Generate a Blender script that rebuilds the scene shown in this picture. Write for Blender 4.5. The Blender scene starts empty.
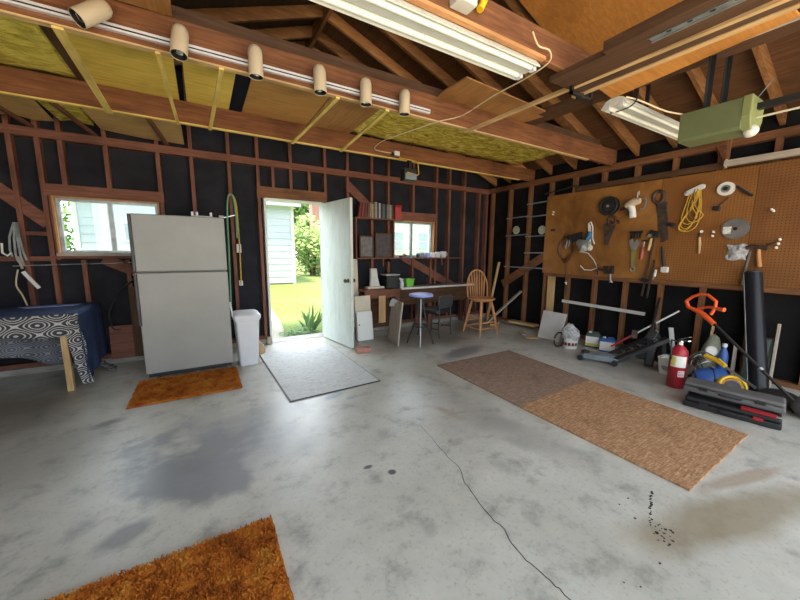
import bpy, bmesh, math, random
from mathutils import Vector, Matrix, Euler, noise
R = math.radians
PI = math.pi
S = bpy.context.scene
COL = S.collection
rnd = random.Random(7)

# ------------------------------------------------------------------ materials
def new_mat(name):
    m = bpy.data.materials.new(name); m.use_nodes = True
    nt = m.node_tree; nt.nodes.clear()
    out = nt.nodes.new('ShaderNodeOutputMaterial')
    b = nt.nodes.new('ShaderNodeBsdfPrincipled')
    nt.links.new(b.outputs[0], out.inputs[0])
    return m, nt, b

def c4(c): return (c[0], c[1], c[2], 1)

def ramp(nt, fac, stops):
    r = nt.nodes.new('ShaderNodeValToRGB')
    e = r.color_ramp.elements
    while len(e) < len(stops): e.new(0.5)
    for k, (p, c) in enumerate(stops):
        e[k].position = p; e[k].color = c4(c) if len(c) == 3 else c
    nt.links.new(fac, r.inputs[0]); return r.outputs[0]

def tex_noise(nt, vec, scale, detail=4, rough=.55, dist=0):
    n = nt.nodes.new('ShaderNodeTexNoise')
    n.inputs['Scale'].default_value = scale; n.inputs['Detail'].default_value = detail
    n.inputs['Roughness'].default_value = rough; n.inputs['Distortion'].default_value = dist
    nt.links.new(vec, n.inputs['Vector']); return n.outputs[0]

def coords(nt, scale=(1, 1, 1), kind='Object'):
    tc = nt.nodes.new('ShaderNodeTexCoord'); mp = nt.nodes.new('ShaderNodeMapping')
    mp.inputs['Scale'].default_value = scale
    nt.links.new(tc.outputs[kind], mp.inputs[0]); return mp.outputs[0]

def bump(nt, b, h, strength=.3, dist=.01):
    n = nt.nodes.new('ShaderNodeBump'); n.inputs['Strength'].default_value = strength
    n.inputs['Distance'].default_value = dist
    nt.links.new(h, n.inputs['Height']); nt.links.new(n.outputs[0], b.inputs['Normal'])

def math_node(nt, op, a, bb=None, c=None):
    n = nt.nodes.new('ShaderNodeMath'); n.operation = op
    for i, v in enumerate((a, bb, c)):
        if v is None: continue
        if isinstance(v, (int, float)): n.inputs[i].default_value = v
        else: nt.links.new(v, n.inputs[i])
    return n.outputs[0]

def mix(nt, fac, a, bb):
    n = nt.nodes.new('ShaderNodeMixRGB')
    for i, v in enumerate((fac, a, bb)):
        if isinstance(v, (int, float)): n.inputs[i].default_value = v
        elif isinstance(v, tuple): n.inputs[i].default_value = c4(v)
        else: nt.links.new(v, n.inputs[i])
    return n.outputs[0]

def plain(name, col, rough=.6, metal=0, var=.12, scale=6, bmp=0, spec=.4, emit=None):
    m, nt, b = new_mat(name)
    v = coords(nt)
    lo = tuple(max(0, x * (1 - var)) for x in col); hi = tuple(min(1, x * (1 + var)) for x in col)
    n = tex_noise(nt, v, scale)
    nt.links.new(ramp(nt, n, [(.3, lo), (.7, hi)]), b.inputs['Base Color'])
    b.inputs['Roughness'].default_value = rough; b.inputs['Metallic'].default_value = metal
    b.inputs['Specular IOR Level'].default_value = spec
    if bmp: bump(nt, b, tex_noise(nt, v, scale * 6), bmp, .004)
    if emit:
        b.inputs['Emission Color'].default_value = c4(emit[:3]); b.inputs['Emission Strength'].default_value = emit[3]
    return m

def wood(name, lo, hi, axis='Z', rough=.7, stain=None):
    m, nt, b = new_mat(name)
    sc = {'X': (1.2, 16, 16), 'Y': (16, 1.2, 16), 'Z': (16, 16, 1.2)}[axis]
    v = coords(nt, sc)
    n = tex_noise(nt, v, 2.4, 5, .6, .6)
    c = ramp(nt, n, [(.28, lo), (.72, hi)])
    v2 = coords(nt, (1, 1, 1))
    blot = tex_noise(nt, v2, 1.7, 3)
    d = stain or tuple(x * .45 for x in lo)
    f = nt.nodes.new('ShaderNodeMapRange'); f.inputs[1].default_value = .5; f.inputs[2].default_value = .75
    f.inputs[4].default_value = .65
    nt.links.new(blot, f.inputs[0])
    nt.links.new(mix(nt, f.outputs[0], c, d), b.inputs['Base Color'])
    b.inputs['Roughness'].default_value = rough; b.inputs['Specular IOR Level'].default_value = .25
    bump(nt, b, n, .25, .003)
    return m

M = {}
for ax in 'XYZ':
    M['stud' + ax] = wood('red_fir_' + ax, (.13, .052, .034), (.27, .115, .075), ax)
    M['rstud' + ax] = wood('brown_fir_' + ax, (.13, .053, .024), (.28, .13, .058), ax)
    M['beam' + ax] = wood('beam_fir_' + ax, (.115, .042, .018), (.27, .115, .048), ax)
    M['dark' + ax] = wood('old_dark_wood_' + ax, (.06, .03, .016), (.125, .065, .034), ax)
    M['raft' + ax] = wood('rafter_wood_' + ax, (.16, .068, .024), (.34, .165, .062), ax)
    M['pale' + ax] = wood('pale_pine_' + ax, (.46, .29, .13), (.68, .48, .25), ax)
    M['oak' + ax] = wood('honey_oak_' + ax, (.42, .19, .07), (.60, .31, .13), ax, .45)
    M['grey' + ax] = wood('weathered_grey_wood_' + ax, (.32, .27, .22), (.5, .44, .37), ax)
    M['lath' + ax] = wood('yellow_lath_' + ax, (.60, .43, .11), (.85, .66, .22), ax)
M['ply_orange'] = wood('orange_plywood', (.42, .17, .035), (.60, .27, .065), 'X')
M['ply_loft'] = wood('loft_plywood', (.40, .19, .05), (.58, .31, .10), 'X')
M['ply_brown'] = wood('brown_loft_board', (.30, .14, .045), (.46, .24, .085), 'Y')
M['ply_yellow'] = wood('yellowed_loft_board', (.66, .45, .07), (.92, .70, .16), 'X')
M['ply_tan'] = wood('tan_loft_board', (.46, .28, .10), (.66, .43, .19), 'X')
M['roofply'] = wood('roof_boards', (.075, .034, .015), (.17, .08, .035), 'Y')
M['roofdark'] = wood('shaded_roof_boards', (.022, .014, .009), (.06, .036, .02), 'Y')  # darker copy of the roof boards, left slope's shade put into the colour
M['black'] = plain('black_felt_sheathing', (.020, .020, .026), .85, 0, .35, 3, .2, .2)
M['black_right'] = plain('black_board_sheathing', (.011, .011, .012), .9, 0, .4, 3, .2, .15)
M['white'] = plain('white_plastic', (.62, .63, .66), .4, 0, .04)
M['whitepaint'] = plain('white_paint', (.66, .68, .66), .5, 0, .06, 3)
M['cream'] = plain('cream_paint', (.62, .56, .44), .55, 0, .1, 4)
M['enamel'] = plain('off_white_enamel', (.275, .275, .255), .38, 0, .09, 2.2)
M['beige'] = plain('beige_lamp_metal', (.56, .47, .33), .38, 0, .04)
M['blackplastic'] = plain('black_plastic', (.017, .017, .018), .45, 0, .3)
M['darkmetal'] = plain('dark_metal', (.05, .05, .052), .45, .6, .3)
M['rust'] = plain('dull_brown_steel', (.09, .065, .05), .55, .5, .4, 12)
M['steel'] = plain('bare_steel', (.55, .55, .54), .32, .9, .15)
M['chrome'] = plain('chrome', (.75, .75, .75), .15, 1, .05)
M['galv'] = plain('galvanised_steel', (.34, .36, .36), .42, .6, .3, 9)
M['greymetal'] = plain('grey_painted_steel', (.20, .23, .26), .45, .1, .2)
M['fixture'] = plain('white_fixture_enamel', (.66, .69, .62), .35, 0, .05)
M['tubeglass'] = plain('white_tube_glass', (.82, .84, .78), .2, 0, .02)
M['green'] = plain('olive_green_enamel', (.125, .15, .07), .5, 0, .1, 5)
M['greenlight'] = plain('pale_green_enamel', (.20, .225, .085), .5, 0, .08, 5)
M['bulb'] = plain('frosted_bulb_glass', (.60, .58, .52), .35, 0, .03, emit=None)
M['red'] = plain('red_enamel', (.33, .016, .026), .3, 0, .1)
M['redbook'] = plain('red_cloth', (.42, .05, .05), .6)
M['blue'] = plain('blue_plastic', (.035, .10, .32), .4)
M['seatblue'] = plain('pale_blue_vinyl', (.33, .37, .78), .4)
M['navy'] = plain('navy_cloth', (.022, .04, .105), .8, 0, .25, 5, .3)
M['orange'] = plain('orange_plastic', (.80, .12, .03), .4, 0, .05)
M['yellow'] = plain('yellow_plastic', (.80, .50, .02), .45, 0, .08)
M['rope'] = plain('yellow_rope', (.56, .35, .04), .7, 0, .2, 60)
M['lime'] = plain('lime_green_plastic', (.20, .58, .08), .45)
M['hose'] = plain('green_hose', (.15, .34, .20), .5)
M['leather'] = plain('brown_leather', (.17, .07, .03), .6)
M['copper'] = plain('brown_chain', (.16, .07, .035), .5, .4, .3, 30)
M['brick'] = plain('red_brick', (.40, .19, .14), .9, 0, .2, 25, .3)
M['paperbag'] = plain('brown_paper', (.42, .29, .18), .85, 0, .15, 8, .3)
M['concretecurb'] = plain('curb_concrete', (.30, .28, .25), .9, 0, .25, 6, .3)
M['label'] = plain('white_label', (.72, .72, .68), .5, 0, .04)
M['ylabel'] = plain('yellow_label', (.60, .56, .14), .5, 0, .1)
M['greycase'] = plain('grey_case_plastic', (.11, .11, .11), .5, 0, .2, 5)
M['cream_cord'] = plain('cream_cable', (.68, .56, .36), .55, 0, .06)
M['whitecord'] = plain('white_cable', (.72, .72, .70), .5, 0, .05)
M['dirt'] = plain('black_grease', (.02, .02, .02), .6)
M['lightboard'] = plain('primed_board', (.60, .60, .58), .65, 0, .12, 4)

def glass_mat():
    m, nt, b = new_mat('window_glass')
    out = [n for n in nt.nodes if n.type == 'OUTPUT_MATERIAL'][0]
    t = nt.nodes.new('ShaderNodeBsdfTransparent'); g = nt.nodes.new('ShaderNodeBsdfGlossy')
    g.inputs['Roughness'].default_value = .02
    t.inputs[0].default_value = (.92, .95, .95, 1)
    mx = nt.nodes.new('ShaderNodeMixShader'); mx.inputs[0].default_value = .06
    nt.links.new(t.outputs[0], mx.inputs[1]); nt.links.new(g.outputs[0], mx.inputs[2])
    nt.links.new(mx.outputs[0], out.inputs[0]); return m
M['glass'] = glass_mat()

def bag_mat():
    m, nt, b = new_mat('clear_plastic_bag')
    v = coords(nt)
    n = tex_noise(nt, v, 28, 4, .6, 1.5)
    nt.links.new(ramp(nt, n, [(.35, (.30, .30, .31)), (.65, (.75, .76, .78))]), b.inputs['Base Color'])
    b.inputs['Roughness'].default_value = .25; b.inputs['Alpha'].default_value = .82
    bump(nt, b, n, .8, .01); return m
M['bag'] = bag_mat()

def floor_mat():
    m, nt, b = new_mat('worn_concrete')
    v = coords(nt)
    n1 = tex_noise(nt, v, .55, 5, .6, .4)
    n2 = tex_noise(nt, v, 5, 8, .65)
    n3 = tex_noise(nt, v, 45, 4, .6)
    c = ramp(nt, n1, [(.3, (.43, .42, .37)), (.5, (.545, .54, .49)), (.7, (.65, .645, .605))])
    c2 = ramp(nt, n2, [(.32, (.42, .42, .41)), (.47, (.86, .86, .85)), (.7, (1.0, 1.0, .98))])
    mm = nt.nodes.new('ShaderNodeMixRGB'); mm.blend_type = 'MULTIPLY'; mm.inputs[0].default_value = .75
    nt.links.new(c, mm.inputs[1]); nt.links.new(c2, mm.inputs[2]); c = mm.outputs[0]
    c3 = ramp(nt, n3, [(.3, (.45, .45, .45)), (.45, (1, 1, 1))])
    mm = nt.nodes.new('ShaderNodeMixRGB'); mm.blend_type = 'MULTIPLY'; mm.inputs[0].default_value = .4
    nt.links.new(c, mm.inputs[1]); nt.links.new(c3, mm.inputs[2]); c = mm.outputs[0]
    sep = nt.nodes.new('ShaderNodeSeparateXYZ'); nt.links.new(v, sep.inputs[0])
    dist = nt.nodes.new('ShaderNodeTexNoise'); dist.inputs['Scale'].default_value = 2.6; dist.inputs['Detail'].default_value = 6
    nt.links.new(v, dist.inputs['Vector'])
    def stain(cc, cx, cy, rx, ry, ang, col, amt, rough=.55, soft=.35, sq=False):
        ca, sa = math.cos(ang), math.sin(ang)
        dx = math_node(nt, 'SUBTRACT', sep.outputs[0], cx); dy = math_node(nt, 'SUBTRACT', sep.outputs[1], cy)
        u = math_node(nt, 'DIVIDE', math_node(nt, 'ADD', math_node(nt, 'MULTIPLY', dx, ca), math_node(nt, 'MULTIPLY', dy, sa)), rx)
        w = math_node(nt, 'DIVIDE', math_node(nt, 'SUBTRACT', math_node(nt, 'MULTIPLY', dy, ca), math_node(nt, 'MULTIPLY', dx, sa)), ry)
        d = math_node(nt, 'SQRT', math_node(nt, 'ADD', math_node(nt, 'MULTIPLY', u, u), math_node(nt, 'MULTIPLY', w, w)))
        if sq: d = math_node(nt, 'MAXIMUM', math_node(nt, 'ABSOLUTE', u), math_node(nt, 'ABSOLUTE', w))
        d = math_node(nt, 'ADD', d, math_node(nt, 'MULTIPLY', math_node(nt, 'SUBTRACT', dist.outputs[0], .5), rough * 2))
        mr = nt.nodes.new('ShaderNodeMapRange'); nt.links.new(d, mr.inputs[0])
        mr.inputs[1].default_value = 1; mr.inputs[2].default_value = 1 - soft
        mr.inputs[3].default_value = 0; mr.inputs[4].default_value = amt
        return mix(nt, mr.outputs[0], cc, col)
    c = stain(c, -.12, 2.42, .40, .44, R(-14), (.185, .19, .205), .75, 1.3, .35, True)
    c = stain(c, -.2, 2.3, .22, .26, R(-14), (.17, .175, .19), .5, 1.3, .5, True)
    c = stain(c, .1, 2.8, .55, .4, R(8), (.29, .30, .32), .6, 1.0, .6)
    c = stain(c, -.40, 1.93, .15, .09, .3, (.15, .155, .165), .7, 1.1, .5)
    c = stain(c, .2, 2.35, .5, .35, .6, (.30, .31, .35), .5, .6, .6)
    c = stain(c, -1.1, 3.0, .55, .7, .2, (.27, .255, .225), .5, .6, .7)
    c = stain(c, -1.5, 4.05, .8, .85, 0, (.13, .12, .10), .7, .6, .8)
    c = stain(c, -.75, 3.35, .14, .08, .3, (.10, .09, .085), .7, .7, .6)
    for a_, b_, r_ in ((1.6, 1.35, .10), (.9, 1.2, .06), (1.9, 1.5, .16), (2.2, 1.2, .12), (.5, 2.2, .2), (1.1, 2.1, .1), (1.75, 1.2, .05), (1.4, 1.0, .07), (2.05, 1.75, .22)):
        c = stain(c, a_, b_, r_, r_ * .6, a_, (.22, .22, .21), .4, 1.0, .8)
    c = stain(c, 3.1, 3.42, .5, .2, .25, (.13, .13, .15), .75, .5, .5)
    c = stain(c, 3.0, 4.3, 1.3, .75, 0, (.19, .165, .14), .75, .5, .6)
    c = stain(c, 1.0, 2.93, .14, .07, .4, (.16, .22, .33), .7, .9, .5)
    c = stain(c, 1.14, 2.82, .10, .05, .2, (.22, .27, .34), .6, .9, .5)
    c = stain(c, 4.4, 2.2, .5, 2.2, 0, (.26, .25, .235), .6, .5, .5)
    c = stain(c, 2.35, .45, .85, .17, -.30, (.27, .225, .145), .75, .6, .5)
    c = stain(c, 2.85, .52, .5, .05, -.25, (.27, .16, .08), .5, .9, .6)
    c = stain(c, 3.3, 1.45, .05, .4, .1, (.16, .16, .16), .5, 1.0, .6)
    c = stain(c, 2.0, 1.9, .25, .9, .1, (.31, .30, .27), .55, .9, .7)
    c = stain(c, 1.75, 2.15, .08, .2, .3, (.30, .20, .11), .5, .9, .7)
    c = stain(c, .834, 1.80, .04, .022, 0, (.10, .10, .115), .95, .3)
    c = stain(c, .945, 1.68, .032, .03, 0, (.08, .08, .09), .95, .3)
    nt.links.new(c, b.inputs['Base Color'])
    nt.links.new(ramp(nt, n1, [(.3, (.28, .28, .28)), (.7, (.44, .44, .44))]), b.inputs['Roughness'])
    b.inputs['Specular IOR Level'].default_value = .5
    bump(nt, b, n2, .22, .01)
    return m
M['floor'] = floor_mat()

def osb_mat(name, lo, mid, hi):
    m, nt, b = new_mat(name)
    n1 = tex_noise(nt, coords(nt, (14, 95, 1)), 1, 3, .55, .8); n2 = tex_noise(nt, coords(nt, (80, 20, 1)), 1, 3, .55, .8)
    st = math_node(nt, 'ADD', math_node(nt, 'MULTIPLY', n1, .65), math_node(nt, 'MULTIPLY', n2, .35))
    c = ramp(nt, st, [(.36, lo), (.5, mid), (.62, hi)])
    v2 = coords(nt)
    d = tex_noise(nt, v2, 2.6, 6, .65, .5)
    f = ramp(nt, d, [(.55, (0, 0, 0)), (.75, (.6, .6, .6))])
    c = mix(nt, f, c, tuple(x * .42 for x in lo))
    nt.links.new(c, b.inputs['Base Color']); b.inputs['Roughness'].default_value = .75
    b.inputs['Specular IOR Level'].default_value = .2
    bump(nt, b, st, .15, .003); return m
M['osb_grey'] = osb_mat('worn_grey_osb', (.175, .115, .085), (.26, .175, .13), (.35, .25, .19))
M['osb_tan'] = osb_mat('tan_osb', (.25, .13, .062), (.37, .205, .105), (.53, .34, .20))

def marble_mat():
    m, nt, b = new_mat('grey_flecked_board')
    v = coords(nt, (14, 24, 10))
    n = tex_noise(nt, v, 1.0, 5, .65, 1.2)
    c = ramp(nt, n, [(.30, (.35, .35, .34)), (.44, (.49, .495, .49)), (.62, (.57, .58, .58))])
    nt.links.new(c, b.inputs['Base Color']); b.inputs['Roughness'].default_value = .6
    bump(nt, b, n, .2, .003); return m
M['mat_grey'] = marble_mat()

def shag_mat():
    m, nt, b = new_mat('orange_shag_pile')
    v = coords(nt)
    n = tex_noise(nt, v, 9, 4, .6)
    n2 = tex_noise(nt, v, 70, 3, .6)
    c = ramp(nt, n, [(.3, (.22, .058, .012)), (.48, (.46, .135, .02)), (.62, (.54, .21, .032)), (.8, (.50, .27, .05))])
    mm = nt.nodes.new('ShaderNodeMixRGB'); mm.blend_type = 'MULTIPLY'; mm.inputs[0].default_value = .7
    nt.links.new(c, mm.inputs[1]); nt.links.new(ramp(nt, n2, [(.3, (.5, .45, .4)), (.6, (1, 1, 1))]), mm.inputs[2])
    nt.links.new(mm.outputs[0], b.inputs['Base Color'])
    b.inputs['Roughness'].default_value = .95; b.inputs['Specular IOR Level'].default_value = .1
    bump(nt, b, n2, .8, .012); return m
M['shag'] = shag_mat()

def insul_mat(name, lo, mid, hi):
    m, nt, b = new_mat(name)
    v = coords(nt, (1, 2.2, 1))
    n = tex_noise(nt, v, 6, 7, .7, 1.2)
    c = ramp(nt, n, [(.3, lo), (.5, mid), (.7, hi)])
    nt.links.new(c, b.inputs['Base Color']); b.inputs['Roughness'].default_value = 1
    b.inputs['Specular IOR Level'].default_value = .05
    bump(nt, b, n, .5, .03); return m
M['insul'] = insul_mat('yellow_fibreglass', (.34, .26, .04), (.82, .68, .12), (.95, .86, .30))
M['insul_dark'] = insul_mat('stained_fibreglass', (.12, .085, .015), (.55, .43, .07), (.92, .80, .24))

def pattern_mat(name, light, dark, k=1.0):
    m, nt, b = new_mat(name)
    tc = nt.nodes.new('ShaderNodeTexCoord'); sp = nt.nodes.new('ShaderNodeSeparateXYZ')
    nt.links.new(tc.outputs['Object'], sp.inputs[0])
    u = math_node(nt, 'ADD', sp.outputs[0], sp.outputs[1])
    cx = math_node(nt, 'COSINE', math_node(nt, 'MULTIPLY', u, 38 * k))
    cz = math_node(nt, 'COSINE', math_node(nt, 'MULTIPLY', sp.outputs[2], 62 * k))
    s = math_node(nt, 'ADD', cx, cz)
    w = math_node(nt, 'ABSOLUTE', math_node(nt, 'SINE', math_node(nt, 'MULTIPLY', s, 4.6)))
    f = math_node(nt, 'GREATER_THAN', .52, w)
    c = mix(nt, f, dark, light)
    nt.links.new(c, b.inputs['Base Color']); b.inputs['Roughness'].default_value = .85; return m
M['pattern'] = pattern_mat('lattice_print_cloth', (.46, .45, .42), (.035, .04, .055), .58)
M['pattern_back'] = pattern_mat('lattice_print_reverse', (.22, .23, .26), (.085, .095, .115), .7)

def peg_mat():
    m, nt, b = new_mat('perforated_hardboard')
    tc = nt.nodes.new('ShaderNodeTexCoord'); sp = nt.nodes.new('ShaderNodeSeparateXYZ')
    nt.links.new(tc.outputs['Object'], sp.inputs[0])
    s = .0285
    def cell(o):
        q = math_node(nt, 'SUBTRACT', math_node(nt, 'FRACT', math_node(nt, 'DIVIDE', o, s)), .5)
        return math_node(nt, 'MULTIPLY', q, q)
    d = math_node(nt, 'SQRT', math_node(nt, 'ADD', cell(sp.outputs[1]), cell(sp.outputs[2])))
    f = math_node(nt, 'LESS_THAN', d, .19)
    v = coords(nt)
    base = ramp(nt, tex_noise(nt, v, 2.2, 5), [(.3, (.20, .078, .018)), (.7, (.31, .135, .038))])
    nt.links.new(mix(nt, f, base, (.07, .028, .010)), b.inputs['Base Color'])
    b.inputs['Roughness'].default_value = .55; b.inputs['Specular IOR Level'].default_value = .3; return m
M['peg'] = peg_mat()
def hard_mat():
    m, nt, b = new_mat('smooth_hardboard')
    v = coords(nt)
    nt.links.new(ramp(nt, tex_noise(nt, v, 1.8, 6, .6, .4), [(.3, (.155, .06, .014)), (.68, (.39, .18, .048))]), b.inputs['Base Color'])
    b.inputs['Roughness'].default_value = .55; b.inputs['Specular IOR Level'].default_value = .3; return m
M['hard'] = hard_mat()

def siding_mat(name, col, pitch=.19):
    m, nt, b = new_mat(name)
    tc = nt.nodes.new('ShaderNodeTexCoord'); sp = nt.nodes.new('ShaderNodeSeparateXYZ')
    nt.links.new(tc.outputs['Object'], sp.inputs[0])
    f = math_node(nt, 'FRACT', math_node(nt, 'DIVIDE', sp.outputs[2], pitch))
    v = coords(nt)
    base = ramp(nt, tex_noise(nt, v, 1.5, 3), [(.3, tuple(x * .95 for x in col)), (.7, col)])
    nt.links.new(base, b.inputs['Base Color']); b.inputs['Roughness'].default_value = .6
    bump(nt, b, f, 1, .03); return m
M['siding'] = plain('white_lap_siding', (.52, .58, .65), .6, 0, .04, 2)
M['siding2'] = siding_mat('cream_lap_siding', (.66, .70, .68))

def brickwall_mat():
    m, nt, b = new_mat('brick_wall')
    v = coords(nt)
    br = nt.nodes.new('ShaderNodeTexBrick'); br.inputs['Scale'].default_value = 4
    br.inputs['Color1'].default_value = (.33, .12, .085, 1); br.inputs['Color2'].default_value = (.42, .18, .13, 1)
    br.inputs['Mortar'].default_value = (.45, .38, .34, 1)
    mp = nt.nodes.new('ShaderNodeMapping'); mp.inputs['Rotation'].default_value = (R(90), 0, 0)
    nt.links.new(v, mp.inputs[0]); nt.links.new(mp.outputs[0], br.inputs[0])
    nt.links.new(br.outputs[0], b.inputs['Base Color']); b.inputs['Roughness'].default_value = .9; return m
M['brickwall'] = brickwall_mat()
M['roofpale'] = plain('pale_shingles', (.5, .48, .45), .9, 0, .2, 8)

def lawn_mat():
    m, nt, b = new_mat('lawn_grass')
    v = coords(nt)
    n = tex_noise(nt, v, 14, 6, .7); n2 = tex_noise(nt, v, 1.0, 3)
    c = ramp(nt, n, [(.3, (.10, .155, .04)), (.55, (.165, .23, .07)), (.75, (.22, .265, .10))])
    c = mix(nt, ramp(nt, n2, [(.45, (0, 0, 0)), (.7, (.5, .5, .5))]), c, (.21, .25, .11))
    nt.links.new(c, b.inputs['Base Color']); b.inputs['Roughness'].default_value = 1
    b.inputs['Specular IOR Level'].default_value = .1
    bump(nt, b, n, 1, .04); return m
M['lawn'] = lawn_mat()
M['leaf'] = plain('bright_leaves', (.29, .41, .13), .7, 0, .4, 3)
M['leafdark'] = plain('tree_leaves', (.16, .28, .07), .7, 0, .4, 3)
M['blade'] = plain('iris_leaves', (.19, .31, .13), .6, 0, .3, 4)
M['bark'] = plain('bark', (.12, .08, .05), .9, 0, .3)
M['path'] = plain('path_concrete', (.27, .25, .19), .9, 0, .15)
M['shingle'] = plain('grey_shingles', (.20, .20, .21), .9, 0, .3, 8)
M['darkglass'] = plain('dim_window_glass', (.30, .37, .42), .2, 0, .1)
M['driveway'] = plain('driveway_concrete', (.66, .57, .45), .9, 0, .1, 2)

# ------------------------------------------------------------------ mesh builder
class MB:
    def __init__(self): self.v = []; self.f = []; self.sm = []
    def add(self, vs, fs, smooth=False):
        o = len(self.v); self.v += [Vector(p) for p in vs]
        self.f += [[i + o for i in f] for f in fs]; self.sm += [smooth] * len(fs); return self
    def boxp(self, x0, y0, z0, x1, y1, z1):
        return self.box(((x0 + x1) / 2, (y0 + y1) / 2, (z0 + z1) / 2), (abs(x1 - x0), abs(y1 - y0), abs(z1 - z0)))
    def box(self, c, s, rot=None):
        m = rot.to_matrix() if isinstance(rot, Euler) else (Euler(rot).to_matrix() if isinstance(rot, tuple) else (rot or Matrix.Identity(3)))
        c = Vector(c); vs = []
        for x, y, z in ((-1, -1, -1), (1, -1, -1), (1, 1, -1), (-1, 1, -1), (-1, -1, 1), (1, -1, 1), (1, 1, 1), (-1, 1, 1)):
            vs.append(c + m @ Vector((x * s[0] / 2, y * s[1] / 2, z * s[2] / 2)))
        return self.add(vs, [(0, 3, 2, 1), (4, 5, 6, 7), (0, 1, 5, 4), (1, 2, 6, 5), (2, 3, 7, 6), (3, 0, 4, 7)])
    def beam(self, p0, p1, w, h, up=(0, 0, 1)):
        p0 = Vector(p0); p1 = Vector(p1); d = p1 - p0; L = d.length; d = d.normalized()
        u = Vector(up); s = d.cross(u)
        if s.length < 1e-4: s = d.cross(Vector((1, 0, 0)))
        s.normalize(); u = s.cross(d)
        return self.box((p0 + p1) / 2, (L, w, h), Matrix((d, s, u)).transposed())
    def cyl(self, p0, p1, r0, r1=None, n=16, smooth=True):
        return self.tube([p0, p1], [r0, r0 if r1 is None else r1], n, smooth)
    def tube(self, pts, r, n=8, smooth=True, closed=False):
        pts = [Vector(p) for p in pts]; k = len(pts)
        rs = r if isinstance(r, (list, tuple)) else [r] * k
        vs = []; fs = []; ref = None
        for i, p in enumerate(pts):
            if closed: t = pts[(i + 1) % k] - pts[i - 1]
            else: t = pts[min(i + 1, k - 1)] - pts[max(i - 1, 0)]
            t = t.normalized() if t.length > 1e-9 else Vector((0, 0, 1))
            if ref is None:
                ref = t.cross(Vector((0, 0, 1)))
                if ref.length < .01: ref = t.cross(Vector((1, 0, 0)))
            a = (ref - t * ref.dot(t))
            if a.length < 1e-5: a = t.orthogonal()
            a.normalize(); ref = a; bb = t.cross(a)
            for j in range(n):
                an = 2 * PI * j / n; vs.append(p + (a * math.cos(an) + bb * math.sin(an)) * rs[i])
        for i in range(k if closed else k - 1):
            for j in range(n):
                q = (i + 1) % k
                fs.append((i * n + j, i * n + (j + 1) % n, q * n + (j + 1) % n, q * n + j))
        self.add(vs, fs, smooth)
        if not closed:
            o = len(self.v) - len(vs)
            self.f += [[o + j for j in range(n)][::-1], [o + (k - 1) * n + j for j in range(n)]]; self.sm += [False, False]
        return self
    def lathe(self, prof, c=(0, 0, 0), n=24, axis=(0, 0, 1), smooth=True, caps=True):
        ax = Vector(axis).normalized(); a = ax.orthogonal().normalized(); bb = ax.cross(a); c = Vector(c)
        vs = []; fs = []
        for r, z in prof:
            for j in range(n):
                an = 2 * PI * j / n; vs.append(c + ax * z + (a * math.cos(an) + bb * math.sin(an)) * max(r, 1e-4))
        for i in range(len(prof) - 1):
            for j in range(n):
                fs.append((i * n + j, i * n + (j + 1) % n, (i + 1) * n + (j + 1) % n, (i + 1) * n + j))
        self.add(vs, fs, smooth)
        if caps:
            o = len(self.v) - len(vs); k = len(prof)
            self.f += [[o + j for j in range(n)][::-1], [o + (k - 1) * n + j for j in range(n)]]; self.sm += [False, False]
        return self
    def prism(self, poly, o, u, v, w):
        """polygon in (u, v) at origin o, extruded by vector w"""
        o = Vector(o); u = Vector(u); v = Vector(v); w = Vector(w); n = len(poly)
        vs = [o + u * a + v * b for a, b in poly] + [o + u * a + v * b + w for a, b in poly]
        fs = [list(range(n))[::-1], [n + i for i in range(n)]] + [(i, (i + 1) % n, n + (i + 1) % n, n + i) for i in range(n)]
        return self.add(vs, fs)
    def sheet(self, nx, ny, fn, smooth=True):
        vs = [fn(i / nx, j / ny) for j in range(ny + 1) for i in range(nx + 1)]
        fs = [(j * (nx + 1) + i, j * (nx + 1) + i + 1, (j + 1) * (nx + 1) + i + 1, (j + 1) * (nx + 1) + i) for j in range(ny) for i in range(nx)]
        return self.add(vs, fs, smooth)
    def ball(self, c, r, n=16, m=10):
        rr = r if isinstance(r, tuple) else (r, r, r)
        vs = []; fs = []
        for i in range(m + 1):
            t = PI * i / m
            for j in range(n):
                a = 2 * PI * j / n
                vs.append((c[0] + rr[0] * math.sin(t) * math.cos(a), c[1] + rr[1] * math.sin(t) * math.sin(a), c[2] + rr[2] * math.cos(t)))
        for i in range(m):
            for j in range(n): fs.append((i * n + j, (i + 1) * n + j, (i + 1) * n + (j + 1) % n, i * n + (j + 1) % n))
        return self.add(vs, fs, True)
    def build(self, name, mat, parent=None, bevel=0, world=True, solid=0, sub=0):
        off = Vector((0, 0, 0))
        if parent is not None and world:
            p = parent
            while p is not None: off += p.location; p = p.parent
        if parent is None and world:
            lo = Vector((min(p[k] for p in self.v) for k in range(3))); hi = Vector((max(p[k] for p in self.v) for k in range(3)))
            off = Vector(((lo.x + hi.x) / 2, (lo.y + hi.y) / 2, lo.z))
        me = bpy.data.meshes.new(name)
        me.from_pydata([tuple(p - off) for p in self.v], [], self.f); me.validate()
        bm = bmesh.new(); bm.from_mesh(me); bmesh.ops.remove_doubles(bm, verts=bm.verts, dist=1e-5)
        bmesh.ops.recalc_face_normals(bm, faces=bm.faces); bm.to_mesh(me); bm.free()
        if any(self.sm):
            me.shade_smooth() if hasattr(me, 'shade_smooth') else None
            for p in me.polygons: p.use_smooth = True
            try: me.set_sharp_from_angle(angle=R(40))
            except Exception: pass
        ob = bpy.data.objects.new(name, me); COL.objects.link(ob)
        me.materials.append(mat if not isinstance(mat, str) else M[mat])
        if parent is not None: ob.parent = parent
        elif world: ob.location = off
        if solid:
            s = ob.modifiers.new('thick', 'SOLIDIFY'); s.thickness = solid; s.offset = 0
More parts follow.
